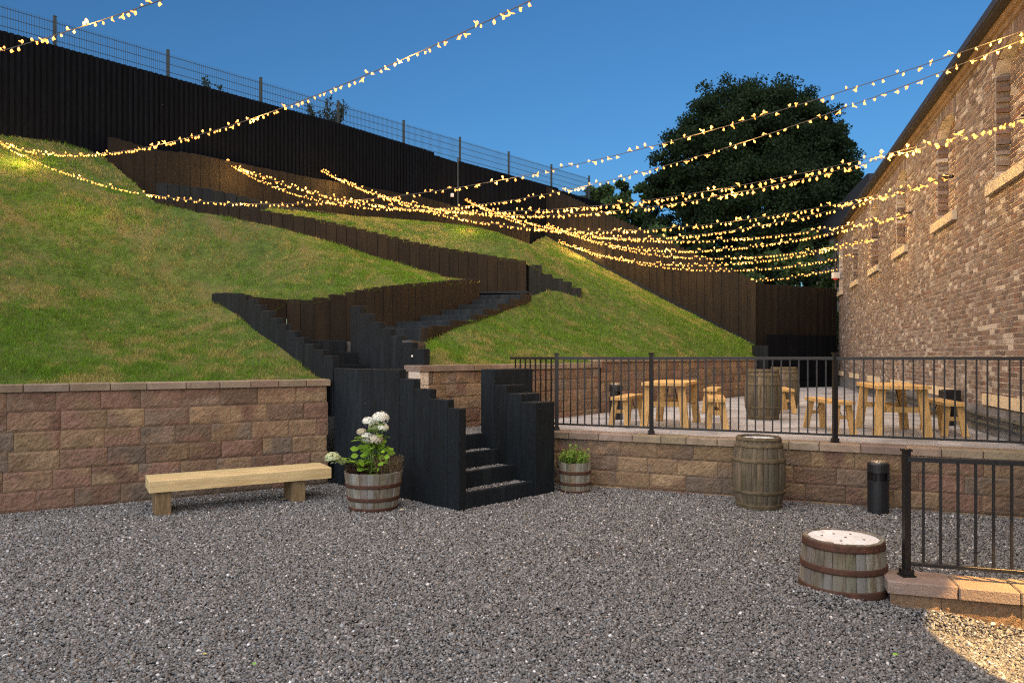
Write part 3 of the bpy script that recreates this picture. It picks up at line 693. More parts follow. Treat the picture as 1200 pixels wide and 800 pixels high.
# wall backing with openings
mb = MB()
def quad(s0, s1, z0, z1, n=0): mb.add([BL(s0, n, z0), BL(s0, n, z1), BL(s1, n, z1), BL(s1, n, z0)], [(0, 1, 2, 3)])
prev = S0
for w in WIN:
    quad(prev, w, ZB, ZT); quad(w, w + WW, ZB, WZ0)
    for i in range(8):
        f0, f1 = i / 8, (i + 1) / 8
        mb.add([BL(w + WW * f0, 0, arc_z(f0)), BL(w + WW * f0, 0, ZT), BL(w + WW * f1, 0, ZT), BL(w + WW * f1, 0, arc_z(f1))], [(0, 1, 2, 3)])
        mb.add([BL(w + WW * f0, 0, arc_z(f0)), BL(w + WW * f1, 0, arc_z(f1)), BL(w + WW * f1, -DEP, arc_z(f1)), BL(w + WW * f0, -DEP, arc_z(f0))], [(0, 1, 2, 3)])
    mb.add([BL(w, 0, WZ0), BL(w, -DEP, WZ0), BL(w, -DEP, WZS), BL(w, 0, WZS)], [(0, 1, 2, 3)])
    mb.add([BL(w + WW, 0, WZ0), BL(w + WW, -DEP, WZ0), BL(w + WW, -DEP, WZS), BL(w + WW, 0, WZS)], [(3, 2, 1, 0)])
    prev = w + WW
quad(prev, S1, ZB, ZT)
BD = 8.5
mb.add([BL(S1, 0, 0), BL(S1, -BD, 0), BL(S1, -BD, ZT), BL(S1, -BD / 2, ZT + 2.6), BL(S1, 0, ZT)], [(0, 1, 2, 3, 4)])
mb.add([BL(S0, 0, 0), BL(S0, -BD, 0), BL(S0, -BD, ZT), BL(S0, -BD / 2, ZT + 2.6), BL(S0, 0, ZT)], [(4, 3, 2, 1, 0)])
mb.add([BL(S0, -BD, 0), BL(S0, -BD, ZT), BL(S1, -BD, ZT), BL(S1, -BD, 0)], [(3, 2, 1, 0)])
mb.build('wall', M['mortar'], root)
# brickwork: courses of slightly uneven bricks standing a few millimetres proud of the mortar
mb = MB(); z = ZB + .005; row = 0; CH = .067
while z < ZT - .06:
    z1 = z + CH - .015; s = S0 + 4.5 + (row % 2) * .115
    while s < S1 - .03:
        L = .205 if row % 4 else .135
        a, b = s + random.uniform(-.004, .004), s + L - .012 + random.uniform(-.006, .006)
        spans = [(a, min(b, S1))]
        for w in WIN:
            tooth = .05 if row % 2 else 0
            if z1 > WZ0 - .01 and a < w + WW and b > w:
                zc = (z + z1) / 2; f = min(1, max(0, ((a + b) / 2 - w) / WW))
                if zc < arc_z(f) + .24 - 0:
                    new = []
                    if zc < WZS + .02:
                        if a < w - .02: new.append((a, w + 0 * tooth))
                        if b > w + WW + .02: new.append((w + WW, b))
                    else:
                        if a < w - .06 - .05: new.append((a, w - .10))
                        if b > w + WW + .11: new.append((w + WW + .10, b))
                    spans = new
        for (p, q) in spans:
            if q - p > .03:
                h = random.uniform(.003, .010); dzz = random.uniform(-.003, .003)
                brick_box(mb, p, q, z + dzz, z1 + dzz, -.01, h, bcol(s, z))
        s += L
    z += CH; row += 1
mb.build('brickwork', M['brick'], root)
# the windows: arch, toothed jambs, brick infill, sandstone sill; each its own part
def window(w, near):
    wr = MB()
    for i in range(12):                                   # arch of bricks on edge
        f0, f1 = i / 12 + .006, (i + 1) / 12 - .006; c = bcol(w, 5)
        e = .05
        def P(f, dr, n):
            t = 2 * f - 1; return BL(w + WW * f + t * dr * .35, n, arc_z(f) + dr)
        wr.add([P(f0, 0, -.06), P(f1, 0, -.06), P(f1, .23, -.06), P(f0, .23, -.06), P(f0, 0, .012), P(f1, 0, .012), P(f1, .23, .012), P(f0, .23, .012)],
               [(3, 2, 1, 0), (4, 5, 6, 7), (0, 1, 5, 4), (1, 2, 6, 5), (2, 3, 7, 6), (3, 0, 4, 7)], c)
    wo_ = wr.build('window', M['brick'], root)
    bi = MB(); z = WZ0; k = 0
    bi.add([BL(w, -DEP, WZ0), BL(w, -DEP, WZS + .25), BL(w + WW, -DEP, WZS + .25), BL(w + WW, -DEP, WZ0)], [(0, 1, 2, 3)], (1.2, 1.0, .85))
    while z < WZS + .2:
        s = w - (k % 2) * .11
        while s < w + WW:
            a, b = max(w + .002, s + .005), min(w + WW - .002, s + .215)
            if b - a > .02 and z + .06 < arc_z(((a + b) / 2 - w) / WW) + .05: brick_box(bi, a, b, z + .005, z + .059, -DEP - .01, -DEP + random.uniform(.004, .012), bcol(s, z))
            s += .225
        z += CH; k += 1
    bi.build('infill', M['brick'], wo_)
    j = MB(); j2 = MB(); z = WZ0; k = 0
    while z < WZS - .02:
        d = .05 if k % 2 else .012
        brick_box(j, w + WW - d, w + WW + .01, z + .005, z + .060, -DEP + .01, -.012, bcol(w, z))
        brick_box(j2, w - .01, w + d, z + .005, z + .060, -DEP + .01, -.012, bcol(w, z)); z += CH; k += 1
    j.build('jamb', M['brick'], wo_); j2.build('jamb', M['brick'], wo_)
    sl = MB(); sl.hexa([BL(w - .12, -DEP + .03, WZ0 - .15), BL(w + WW + .14, -DEP + .03, WZ0 - .15), BL(w + WW + .14, .075, WZ0 - .15), BL(w - .12, .075, WZ0 - .15),
                        BL(w - .12, -DEP + .03, WZ0 + .012), BL(w + WW + .14, -DEP + .03, WZ0 + .012), BL(w + WW + .14, .07, WZ0 - .005), BL(w - .12, .07, WZ0 - .005)])
    sl.build('sill', M['sandstone'], wo_)
for w in WIN: window(w, True)
# low stone lintels of the cellar openings, plinth
for w in WIN:
    mb = MB(); brick_box(mb, w - .25, w + WW + .35, 1.075, 1.215, -.02, .05, (1.3, 1.3, 1.25)); mb.build('cellar_lintel', M['sandstone'], root)
mb = MB(); brick_box(mb, S0, S1, -.1, ZB, -.3, .012, (1, 1, 1)); mb.build('plinth', M['render_'], root)
# eaves
mb = MB(); brick_box(mb, S0, S1 + .1, ZT - .16, ZT - .09, -.01, .04, (.45, .36, .28)); brick_box(mb, S0, S1 + .1, ZT - .088, ZT, -.01, .08, (.5, .38, .28)); mb.build('corbel', M['mortar'], root)
mb = MB(); brick_box(mb, S0, S1 + .25, ZT + .002, ZT + .03, -.05, .19, (1, 1, 1)); mb.build('soffit', M['gutter'], root)
mb = MB(); brick_box(mb, S0, S1 + .3, ZT + .032, ZT + .13, .10, .21, (1, 1, 1)); mb.build('gutter', M['gutter'], root)
mb = MB()
for sgn in (0, 1):
    a = [BL(S0 - .2, .17, ZT + .10), BL(S1 + .3, .17, ZT + .10), BL(S1 + .3, -BD / 2, ZT + 2.75), BL(S0 - .2, -BD / 2, ZT + 2.75)] if sgn == 0 else [BL(S0 - .2, -BD - .22, ZT + .10), BL(S0 - .2, -BD / 2, ZT + 2.75), BL(S1 + .3, -BD / 2, ZT + 2.75), BL(S1 + .3, -BD - .22, ZT + .10)]
    mb.add(a + [(x, y, z + .09) for x, y, z in a], [(3, 2, 1, 0), (4, 5, 6, 7), (0, 1, 5, 4), (1, 2, 6, 5), (2, 3, 7, 6), (3, 0, 4, 7)])
mb.build('roof', M['slate'], root)
mb = MB(); mb.tube(BL(S1 + .05, .10, .7), BL(S1 + .05, .10, ZT + .05), .045, n=10)
for z in (1.5, 3, 4.5): mb.tube(BL(S1 + .05, .10, z), BL(S1 + .05, .10, z + .06), .058, n=10)
mb.build('drainpipe', M['gutter'], root)
# conduits along the plinth
for zc, r_ in ((.93, .022), (.84, .03)):
    mb = MB(); mb.tube(B(7.0, .05) + (zc,), B(22, .05) + (zc,), r_, n=8)
    for s in np.arange(7.5, 22, 1.5): mb.tube(B(s, .05) + (zc,), B(s + .05, .05) + (zc,), r_ * 1.35, n=8)
    tag(mb.build('pipe', M['steel']), 'thin upper grey pipe along the foot of the brick wall' if zc > .9 else 'thicker lower grey pipe along the foot of the brick wall', 'pipe')
# small alarm unit at the far corner
r = empty('alarm', (*B(S1 - .1, .12), 4.35)); tag(r, 'small white and red alarm unit at the far corner of the brick building', 'alarm')
mb = MB(); mb.box(-.11, -.08, .06, .11, .08, .26); mb.build('case', M['white'], r); mb = MB(); mb.lathe([(.06, 0), (.085, .02), (.085, .055)], 14); mb.build('beacon', M['red'], r)
# farther building
r = empty('slate_building', (17.4, 34, 0)); tag(r, 'distant building with a dark slate roof beyond the brick building', 'building')
mb = MB(); mb.box(-1.6, -2, 0, 9, 6, 7.6, (.5, .5, .5)); mb.build('wall', M['mortar'], r)
mb = MB(); mb.hexa([(-1.9, -2.3, 7.6), (9.3, -2.3, 7.6), (9.3, 6.3, 7.6), (-1.9, 6.3, 7.6), (-1.9 + 1.8, 1.9, 10.6), (9.3, 1.9, 10.6), (9.3, 2.1, 10.6), (-1.9 + 1.8, 2.1, 10.6)]); mb.build('roof', M['slate'], r)

# ------------------------------------------------------------------ trees and shrubs
def leaf_cloud(P, size, cols, name, m, flat=.0):
    n = len(P); q = rng.normal(0, 1, (n, 3)); q /= np.linalg.norm(q, axis=1)[:, None]; w = rng.normal(0, 1, (n, 3)); t = np.cross(q, w); t /= np.linalg.norm(t, axis=1)[:, None] + 1e-9
    s = size * rng.uniform(.6, 1.3, n)[:, None]
    a = P + q * s; b = P + t * s * .42 + q * s * .45; c = P; d = P - t * s * .42 + q * s * .45
    V = np.stack([c, b, a, d], 1).reshape(-1, 3); k = (np.arange(n) * 4)[:, None, None]
    T = (np.array([(0, 1, 2), (0, 2, 3)])[None] + k).reshape(-1, 3)
    return np_mesh(name, V, T, np.repeat(cols, 4, 0), m)
def crown_points(lobes, n, seed=0, shell=.72, nclump=14):
    """leaf positions gathered in clumps near the surface of overlapping lobes"""
    out = []; w = np.array([l[3] * l[4] for l in lobes]); w = w / w.sum()
    for (cx, cy, cz, rx, rz_), k in zip(lobes, w):
        nc = max(6, int(n * k / nclump / 12)); d = rng.normal(0, 1, (nc, 3)); d /= np.linalg.norm(d, axis=1)[:, None]
        r = shell + (1.06 - shell) * rng.random(nc) ** .6; r = r * (1 + .10 * np.clip(rng.normal(0, 1, nc), -2, 1.4))
        c = np.stack([cx + d[:, 0] * r * rx, cy + d[:, 1] * r * rx, cz + d[:, 2] * r * rz_], -1)
        m = int(n * k / nc) + 1; q = rng.normal(0, 1, (nc * m, 3)); q /= np.linalg.norm(q, axis=1)[:, None]; q *= rng.random((nc * m, 1)) ** .5; p = np.repeat(c, m, 0) + q * np.array((1, 1, .7)) * (rx * .15 + .16); out.append(p)
    return np.concatenate(out)
def tree(name, base, lobes, n, lsize, leafm, label, cat='tree', trunk=None, group=None, vary=.6, trunk_r=.35):
    root = empty(name, base); tag(root, label, cat, group)
    P = crown_points(lobes, n); f = fbm(P[:, 0] * .9 + 40, P[:, 2] * .9 + P[:, 1] * .5, 3); k = (1 + (f - .5) * 2 * vary) * rng.uniform(.7, 1.3, len(P))
    cols = np.stack([k, k, k * rng.uniform(.8, 1.1, len(P))], -1)
    link('crown', leaf_cloud(P, lsize, cols, 'crown', leafm), None, root)
    mb = MB()
    for a, b, r0, r1 in trunk or []: mb.tube(a, b, r0, r1, 8)
    if trunk: mb.build('trunk', M['bark'], root, True)
    return root
# big tree: crown 250 px wide, 42 m away
by = 42.0; bx = (886 - 600) / F * by
lob = [(0, 0, 11.4, 4.3, 4.0), (-3.4, -.5, 10.4, 3.0, 3.0), (3.1, -.4, 10.8, 2.9, 3.2), (-4.3, .4, 7.6, 2.5, 2.4), (4.0, 0, 7.2, 2.8, 2.8), (0, -1.2, 7.6, 4.4, 3.4), (-1.4, .5, 13.5, 3.0, 2.3), (1.9, .6, 13.3, 2.8, 2.1), (0, 0, 4.2, 4.2, 2.2), (4.9, .5, 9.8, 1.9, 1.6), (-5.3, 0, 9.5, 1.5, 1.4), (5.7, -.5, 6.2, 1.5, 1.5), (3.9, 0, 12.6, 1.5, 1.2), (-3.9, 0, 12.4, 1.4, 1.1), (5.4, 0, 11.6, .8, .8), (-5.9, 0, 6.4, 1.2, 1.0)]
lob = [tuple(q * .885 for q in l) for l in lob]
tr = [((0, 0, -3), (0, 0, 2.5), .55, .45), ((0, 0, 2.5), (-1.6, -1, 7), .34, .16), ((0, 0, 2.5), (.6, -.6, 8), .34, .18), ((0, 0, 2.5), (2.2, 0, 6.5), .25, .12), ((-1.6, -1, 7), (-3, -1.6, 9), .15, .06), ((-1.2, -.8, 5.8), (-2.8, -2.4, 7.6), .12, .05), ((.6, -.6, 8), (.2, -1, 11.5), .18, .07)]
tree('broadleaf_tree', (bx, by, 3.0), lob, 330000, .14, M['leaf_dark'], 'huge dark round-crowned tree behind the far fence', trunk=tr)
def small_tree(px, ytop, Y, w, h, n, label, m='leaf_dark', ls=.22, cat='tree'):
    p = at(px, ytop, Y); L = [(0, 0, h * .45, w, h * .42), (-w * .4, 0, h * .3, w * .7, h * .3), (w * .45, 0, h * .35, w * .6, h * .3), (0, 0, h * .75, w * .55, h * .28)]
    return tree('tree' if cat == 'tree' else 'shrub', (p.x, Y, p.z - h), L, n, ls, M[m], label, cat, trunk=[((0, 0, -2), (0, 0, h * .6), .12, .05)])
small_tree(714, 206, 46, 1.9, 6.5, 16000, 'pointed small tree rising behind the far end of the mesh fence', 'leaf_mid')
small_tree(742, 216, 48, 1.9, 6.5, 16000, 'second small tree between the mesh fence and the huge tree', 'leaf_mid')
small_tree(693, 220, 44, 1.5, 5, 8000, 'lowest small tree just behind the last mesh fence post', 'leaf_mid')
small_tree(775, 262, 36, 2.4, 5.0, 9000, 'bushy pale green shrub below the left side of the huge tree', 'leaf_mid', cat='shrub')
small_tree(835, 262, 35, 2.6, 4.5, 9000, 'broad dark shrub below the middle of the huge tree', 'leaf_dark', cat='shrub')
small_tree(885, 300, 28, 1.8, 4.2, 7000, 'dark green shrub just behind the corner of the brown fences', 'leaf_dark', .16, cat='shrub')
small_tree(918, 290, 30, 1.9, 4.6, 8000, 'leafy green shrub behind the middle of the far brown fence', 'leaf_mid', .16, cat='shrub')
small_tree(958, 272, 31, 1.6, 5.2, 8000, 'tall green shrub behind the far fence near the drainpipe', 'leaf_mid', .16, cat='shrub')
small_tree(990, 240, 38, 2.2, 8.0, 8000, 'dark tree showing between the huge tree and the slate roof', 'leaf_dark', .22)
def spray(name, px, ytop, Y, w, h, n, label):
    p = at(px, ytop, Y); root = empty(name, (p.x, Y, p.z - h)); tag(root, label, 'shrub'); mb = MB(); pts = []
    for i in range(n):
        a = random.uniform(-1, 1) * w; t = Vector((a, random.uniform(-.3, .3), h * random.uniform(.6, 1))); b = Vector((a * .3, 0, 0)); m_ = (t + b) / 2 + Vector((a * .1, 0, h * .12))
        mb.tube(b, m_, .012, .008, 4); mb.tube(m_, t, .008, .004, 4)
        for k in range(60):
            f = random.random(); q = (m_.lerp(t, f * 1.0)) + Vector([random.gauss(0, .035) for _ in range(3)]); pts.append(q)
    mb.build('stem', M['bark'], root); P = np.array([tuple(q) for q in pts]); k = rng.uniform(.6, 1.3, len(P))[:, None] * np.ones((1, 3))
    link('leaves', leaf_cloud(P, .07, k, 'leaves', M['leaf_dark']), None, root)
spray('shrub', 376, 115, 22.5, .75, 1.9, 26, 'spiky dark shrub poking over the black fence near the middle post')
spray('shrub', 248, 90, 20.3, .35, 1.6, 7, 'thin arching shrub tips showing over the black fence by the left posts')

# ------------------------------------------------------------------ barrels and tubs
def barrel(name, loc, H, rf, label, cat='barrel', staves=26, hoops=(), wood='oak', hoopm='rust', head='oak', head_in=.03, tilt=0, rz=0, open_top=False, group=None, head_tint=(1, 1, 1), dots=False):
    root = empty(name, loc, rz); tag(root, label, cat, group); root.rotation_euler = (0, tilt, rz)
    mb = MB(); nz = 14
    a = 0.0; ws = [random.uniform(.7, 1.3) for _ in range(staves)]; tot = sum(ws)
    for w in ws:
        da = 2 * math.pi * w / tot; a0, a1 = a + .006, a + da - .006; a += da; c = jit((1, 1, 1), .28); c = (c[0], c[1] * random.uniform(.93, 1.03), c[2] * random.uniform(.85, 1.05)); top = H + random.uniform(-.004, .004)
        vs = []; cols = 4
        for k in range(nz + 1):
            z = top * k / nz; r = rf(min(1, k / nz))
            for i in range(cols + 1):
                t = a0 + (a1 - a0) * i / cols; rr = r - (.004 if i in (0, cols) else 0); vs.append((rr * math.cos(t), rr * math.sin(t), z))
            for i in (cols, 0):
                t = a0 + (a1 - a0) * i / cols; rr = r - .028; vs.append((rr * math.cos(t), rr * math.sin(t), z))
        W = cols + 3
        fs = [(k * W + i, k * W + (i + 1) % W, (k + 1) * W + (i + 1) % W, (k + 1) * W + i) for k in range(nz) for i in range(W)]
        fs += [tuple(reversed(range(W))), tuple(range(nz * W, nz * W + W))]
        mb.add(vs, fs, c)
    mb.lathe([(rf(k / nz) - .012, H * k / nz) for k in range(nz + 1)], 32, (.25, .22, .2), caps=False) if not open_top else mb.lathe([(rf(k / nz) - .012, H * k / nz) for k in range(nz - 1)], 32, (.25, .22, .2), caps=False)
    mb.build('staves', M[wood], root)
    for z0, z1 in hoops:
        hb = MB(); e = .006; zs = [z0 + (z1 - z0) * k / 4 for k in range(5)]
        prof = [(rf(z0) - .004, z0 * H)] + [(rf(z) + e, z * H) for z in zs] + [(rf(z1) - .004, z1 * H)]
        hb.lathe(prof, 40, (1, 1, 1), caps=False)
        t = random.uniform(0, 6.28); zc = (z0 + z1) / 2
        for dt in (0, .12): hb.lathe([(.012, -.003), (.012, .003), (.004, .006)], 8, o=(0, 0, 0), caps=True) if False else None
        hb.build('hoop', M[hoopm], root, True)
    if not open_top:
        h = MB(); r = rf(1) - .026; nb = 6
        for i in range(nb):                     # head boards
            x0, x1 = -r + 2 * r * i / nb + .001, -r + 2 * r * (i + 1) / nb - .001
            pts = []
            for k in range(7): x = x0 + (x1 - x0) * k / 6; pts.append((x, math.sqrt(max(0, r * r - x * x))))
            pts += [(x, -y) for x, y in reversed(pts)]
            n = len(pts); k = random.uniform(.92, 1.05); c = tuple(k * q for q in head_tint)
            h.add([(x, y, H - head_in - .02) for x, y in pts] + [(x, y, H - head_in) for x, y in pts], [tuple(range(n)), tuple(range(2 * n - 1, n - 1, -1))] + [((i + 1) % n, i, n + i, n + (i + 1) % n) for i in range(n)], c)
        h.build('head', M[head], root)
        if dots:
            for x, y in dots:
                d = MB(); d.lathe([(.009, 0), (.009, .004)], 10, o=(x, y, H - head_in)); d.build('bung_hole', M['plastic'], root)
    return root
bulge = lambda r0, r1: (lambda t: r0 + (r1 - r0) * (1 - (2 * t - 1) ** 2) )
barrel('whisky_barrel', (2.80, 8.40, 0), .80, bulge(.235, .292), 'tall upright weathered barrel against the low terrace wall', hoops=[(.0, .075), (.22, .265), (.66, .71), (.865, .91), (.955, 1.0)], hoopm='dull_hoop', head='white_head', head_in=.022, wood='oak', head_tint=(.8, .85, .9))
barrel('half_barrel', (2.42, 5.41, -.012), .40, lambda t: .302 - .030 * t ** 1.3, 'squat half barrel with rusty hoops and white top beside the knee-high wall', hoops=[(.06, .20), (.47, .58), (.86, .99)], wood='oak_grey', head='white_head', head_in=.008, staves=22, dots=[(-.13, .06), (-.02, .11), (.02, 0), (.12, -.07), (-.06, -.1), (.1, .1)])
hyd = barrel('planter_tub', (-1.56, 8.33, 0), .42, lambda t: .262 + .063 * t ** .8, 'wide half-barrel tub holding the white hydrangea', 'planter', hoops=[(.0, .10), (.27, .37), (.62, .72)], wood='oak_grey', open_top=True, staves=22)
herb = barrel('planter_tub', (.80, 9.40, 0), .37, lambda t: .185 + .018 * t, 'small half-barrel tub with leafy herbs beside the right stair wall', 'planter', hoops=[(.0, .07), (.25, .34), (.62, .73)], wood='oak_grey', open_top=True, staves=18)
barrel('whisky_barrel', (4.07, 12.0, .70), .80, bulge(.235, .29), 'near dark barrel on the terrace between the two tables', hoops=[(.0, .07), (.22, .26), (.68, .73), (.86, .91), (.95, 1.0)], hoopm='dull_hoop', head_in=.03, wood='oak')
barrel('whisky_barrel', (5.33, 14.5, .70), .80, bulge(.235, .29), 'farther terrace barrel half hidden behind the near one', hoops=[(.0, .07), (.22, .26), (.68, .73), (.86, .91), (.95, 1.0)], hoopm='dull_hoop', head_in=.03, wood='oak')
for rt, r_, z in ((hyd, .30, .37), (herb, .17, .32)):
    mb = MB(); n = 16; mb.add([(r_ * math.cos(2 * math.pi * i / n), r_ * math.sin(2 * math.pi * i / n), z) for i in range(n)] + [(0, 0, z + .02)], [(i, (i + 1) % n, n) for i in range(n)]); mb.build('soil', M['soil'], rt)

# hydrangea and the plants with it
P0 = Vector((-1.56, 8.33, .38))
def leaf(mb, p, d, up, L, W, c=(1, 1, 1)):
    d = d.normalized(); s = d.cross(up).normalized(); n = s.cross(d)
    pts = [(0, 0, 0), (.28, .42, .03), (.6, .5, .02), (.85, .25, -.04), (1, 0, -.10), (.85, -.25, -.04), (.6, -.5, .02), (.28, -.42, .03), (.5, 0, -.03)]
    vs = [p + d * (a * L) + s * (b * W) + n * (e * L) for a, b, e in pts]
    mb.add(vs, [(0, 1, 8), (1, 2, 8), (2, 3, 8), (3, 4, 8), (4, 5, 8), (5, 6, 8), (6, 7, 8), (7, 0, 8)], c)
def flower_head(root, p, r, col):
    mb = MB(); n = int(150 * (r / .06) ** 1.3)
    for i in range(n):
        d = Vector([random.gauss(0, 1) for _ in range(3)]).normalized(); d.z = abs(d.z) * .9 - .25 if random.random() < .8 else d.z; d.normalize()
        c = p + Vector((d.x * r, d.y * r, d.z * r * .78)) * random.uniform(.85, 1.08); a = d.orthogonal().normalized(); b = d.cross(a); t0 = random.random() * 6.28; s = .0125; cc = jit(col, .1)
        for k in range(4):
            t = t0 + k * math.pi / 2; q = a * math.cos(t) + b * math.sin(t); w = a * -math.sin(t) + b * math.cos(t)
            mb.add([c, c + q * s * .6 + w * s * .55 + d * .003, c + q * s * 1.15 + d * .001, c + q * s * .6 - w * s * .55 + d * .003], [(0, 1, 2, 3)], cc)
    mb.build('flower', M['petal'], root)
r = empty('hydrangea', P0); tag(r, 'white-flowered hydrangea growing in the wide tub', 'plant')
heads = [((446, 489.5), .062, (.85, .87, .80)), ((432, 494), .047, (.85, .88, .80)), ((449, 501), .040, (.82, .85, .72)), ((424, 506), .036, (.66, .60, .46)), ((439, 501), .046, (.45, .55, .26)),
         ((431, 513), .050, (.85, .86, .78)), ((441, 515), .050, (.80, .74, .60)), ((390, 536), .056, (.62, .68, .42)), ((401, 540), .034, (.40, .50, .2))]
st = MB(); lf = MB()
for (px, py), rad, col in heads:
    Yh = 8.33 + random.uniform(-.10, .06) - (.12 if px < 405 else 0); p = at(px, py, Yh) - P0; flower_head(r, p, rad * 1.42, col)
    b = Vector((random.uniform(-.06, .06), random.uniform(-.06, .06), 0)); m_ = b.lerp(p, .55) + Vector((-p.x * .15, 0, .04))
    st.tube(b, m_, .005, .004, 5, (.35, .5, .15)); st.tube(m_, p - Vector((0, 0, rad * .3)), .004, .003, 5, (.35, .5, .15))
    for k in range(9):
        q = b.lerp(m_, k / 3) if k < 3 else m_.lerp(p, (k - 3) / 6.5); t = random.uniform(0, 6.28); d = Vector((math.cos(t), math.sin(t), random.uniform(-.1, .5)))
        L = random.uniform(.08, .14); lf.tube(q, q + d * .03, .002, .0015, 4, (.6, .9, .5)); leaf(lf, q + d * .03, d, Vector((0, 0, 1)), L, L * .62, jit((1, 1, .9), .35))
for k in range(110):
    t = random.uniform(0, 6.28); rr = random.uniform(.0, .19); z = random.uniform(.05, .38) * (1.1 - rr * 2); q = Vector((rr * math.cos(t), rr * math.sin(t), z)); d = Vector((math.cos(t), math.sin(t), random.uniform(-.3, .5))); L = random.uniform(.055, .10)
    leaf(lf, q + Vector((0, -.03, 0)), d, Vector((random.uniform(-.4, .4), -1, random.uniform(.2, 1.2))), L, L * .75, jit((.95, 1, .8), .4))
st.build('stem', M['petal'], r); lf.build('leaves', M['leaf_bright'], r)
def tuft(name, loc, n, h, w, col, label, lean=.35, m='petal'):
    r = empty(name, loc); tag(r, label, 'plant'); mb = MB()
    for i in range(n):
        t = random.uniform(0, 6.28); d = random.random() ** .6 * w; b = Vector((math.cos(t) * d, math.sin(t) * d * .8, 0)); hh = h * random.uniform(.55, 1.1)
        tp = b * (1 + lean) + Vector((random.gauss(0, .02), random.gauss(0, .02), hh)); c = jit(col, .35)
        mb.tube(b, tp, .0035, .0015, 3, c, False)
        for k in range(5):
            q = b.lerp(tp, random.uniform(.3, 1)); e = Vector([random.gauss(0, 1) for _ in range(3)]).normalized() * .018; mb.add([q, q + e + Vector((0, 0, .012)), q + e * .6 + Vector((.004, 0, .02))], [(0, 1, 2)], jit(col, .4))
    mb.build('foliage', M[m], r); return r
tuft('heather', P0 + Vector((.17, -.03, -.01)), 230, .22, .14, (.19, .14, .085), 'brown heather tuft at the right edge of the hydrangea tub')
tuft('heather', P0 + Vector((-.16, -.06, -.01)), 150, .15, .12, (.085, .05, .035), 'reddish heather on the left side of the hydrangea tub')
r = empty('herb_plant', (.80, 9.40, .33)); tag(r, 'bright leafy green herbs in the small tub', 'plant'); lf = MB(); st = MB()
for k in range(60):
    t = random.uniform(0, 6.28); d = random.random() ** .5 * .18; b = Vector((math.cos(t) * d, math.sin(t) * d, 0)); tp = b * 1.15 + Vector((random.gauss(0, .01), random.gauss(0, .01), random.uniform(.12, .25) * (1.2 - d * 2)))
    st.tube(b, tp, .003, .002, 4, (.3, .45, .12))
    for j in range(12):
        q = b.lerp(tp, random.uniform(.2, 1)); u_ = random.uniform(0, 6.28); L = random.uniform(.026, .045); leaf(lf, q, Vector((math.cos(u_), math.sin(u_), random.uniform(0, .8))), Vector((0, 0, 1)), L, L * .7, jit((1.15, 1.1, 1.3), .35))
st.build('stem', M['petal'], r); lf.build('leaves', M['leaf_bright'], r)

# ------------------------------------------------------------------ low bench by the wall
ub = unit(.862, .507); nbv = (ub[1], -ub[0]); ob = (-3.84, 7.83)
r = empty('low_bench', (ob[0], ob[1], 0)); tag(r, 'low pale timber bench made of two sleepers in front of the block wall', 'bench')
for i in range(2):
    mb = MB(); t1 = -i * .255; rzb = math.atan2(ub[1], ub[0])
    mb.obox((0, 0), (1, 0), (0, -1), 0, 1.96, t1 - .25, t1, 0, .125, (1, 1, 1) if i == 0 else (.95, 1.0, 1.0), .006)
    o = mb.build('seat_plank', M['pine'], r); o.location = (0, 0, .257); o.rotation_euler.z = rzb
for l0, l1 in ((.06, .22), (1.50, 1.66)):
    mb = MB(); mb.obox((0, 0), ub, nbv, l0, l1, -.43, -.04, 0, .256, (1, 1, 1), .006); mb.build('leg', M['pine_leg'], r)

# ------------------------------------------------------------------ terrace tables and benches
def plank_box(mb, c0, c1, w, t, col=(1, 1, 1)):
    """square-section bar from c0 to c1"""
    c0, c1 = Vector(c0), Vector(c1); d = (c1 - c0).normalized(); s = Vector((0, 1, 0)) if abs(d.y) < .9 else Vector((1, 0, 0)); a = d.cross(s).normalized(); b = d.cross(a).normalized()
    p = [c + a * (sa * w / 2) + b * (sb * t / 2) for c in (c0, c1) for sa, sb in ((-1, -1), (1, -1), (1, 1), (-1, 1))]; mb.hexa(p, col)
def make_table(L, W, H):
    r = empty('picnic_table'); t = MB()
    n = 4
    for i in range(n): t.obox((0, 0), (1, 0), (0, 1), -W / 2 + W * i / n + .002, -W / 2 + W * (i + 1) / n - .002, -L / 2, L / 2, H - .045, H, jit((1.15, 1.15, 1.15), .12), .004)
    t.build('tabletop', M['redwood'], r)
    for sx in (-1, 1):
        for sy in (-1, 1):
            m = MB(); plank_box(m, (sx * (W / 2 - .02), sy * (L / 2 - .10), 0), (sx * (W / 2 - .08), sy * (L / 2 - .14), H - .045), .105, .07, jit((1, 1, 1), .15)); m.build('leg', M['redwood'], r)
    for sy in (-1, 1):
        m = MB(); plank_box(m, (-W / 2 + .03, sy * (L / 2 - .155), H * .52), (W / 2 - .03, sy * (L / 2 - .155), H * .52), .07, .04, jit((.95, .95, .95), .1)); m.build('crossbar', M['redwood'], r)
    m = MB(); plank_box(m, (0, -L / 2 + .14, H * .52), (0, L / 2 - .14, H * .52), .05, .05); m.build('stretcher', M['redwood'], r)
    m = MB()
    for sy in (-1, 1): m.tube((0, sy * (L / 2 - .18), H * .55), (sy * .0 + .0, sy * (L / 2 - .45), H - .05), .008, n=6)
    m.build('brace', M['iron'], r)
    return r
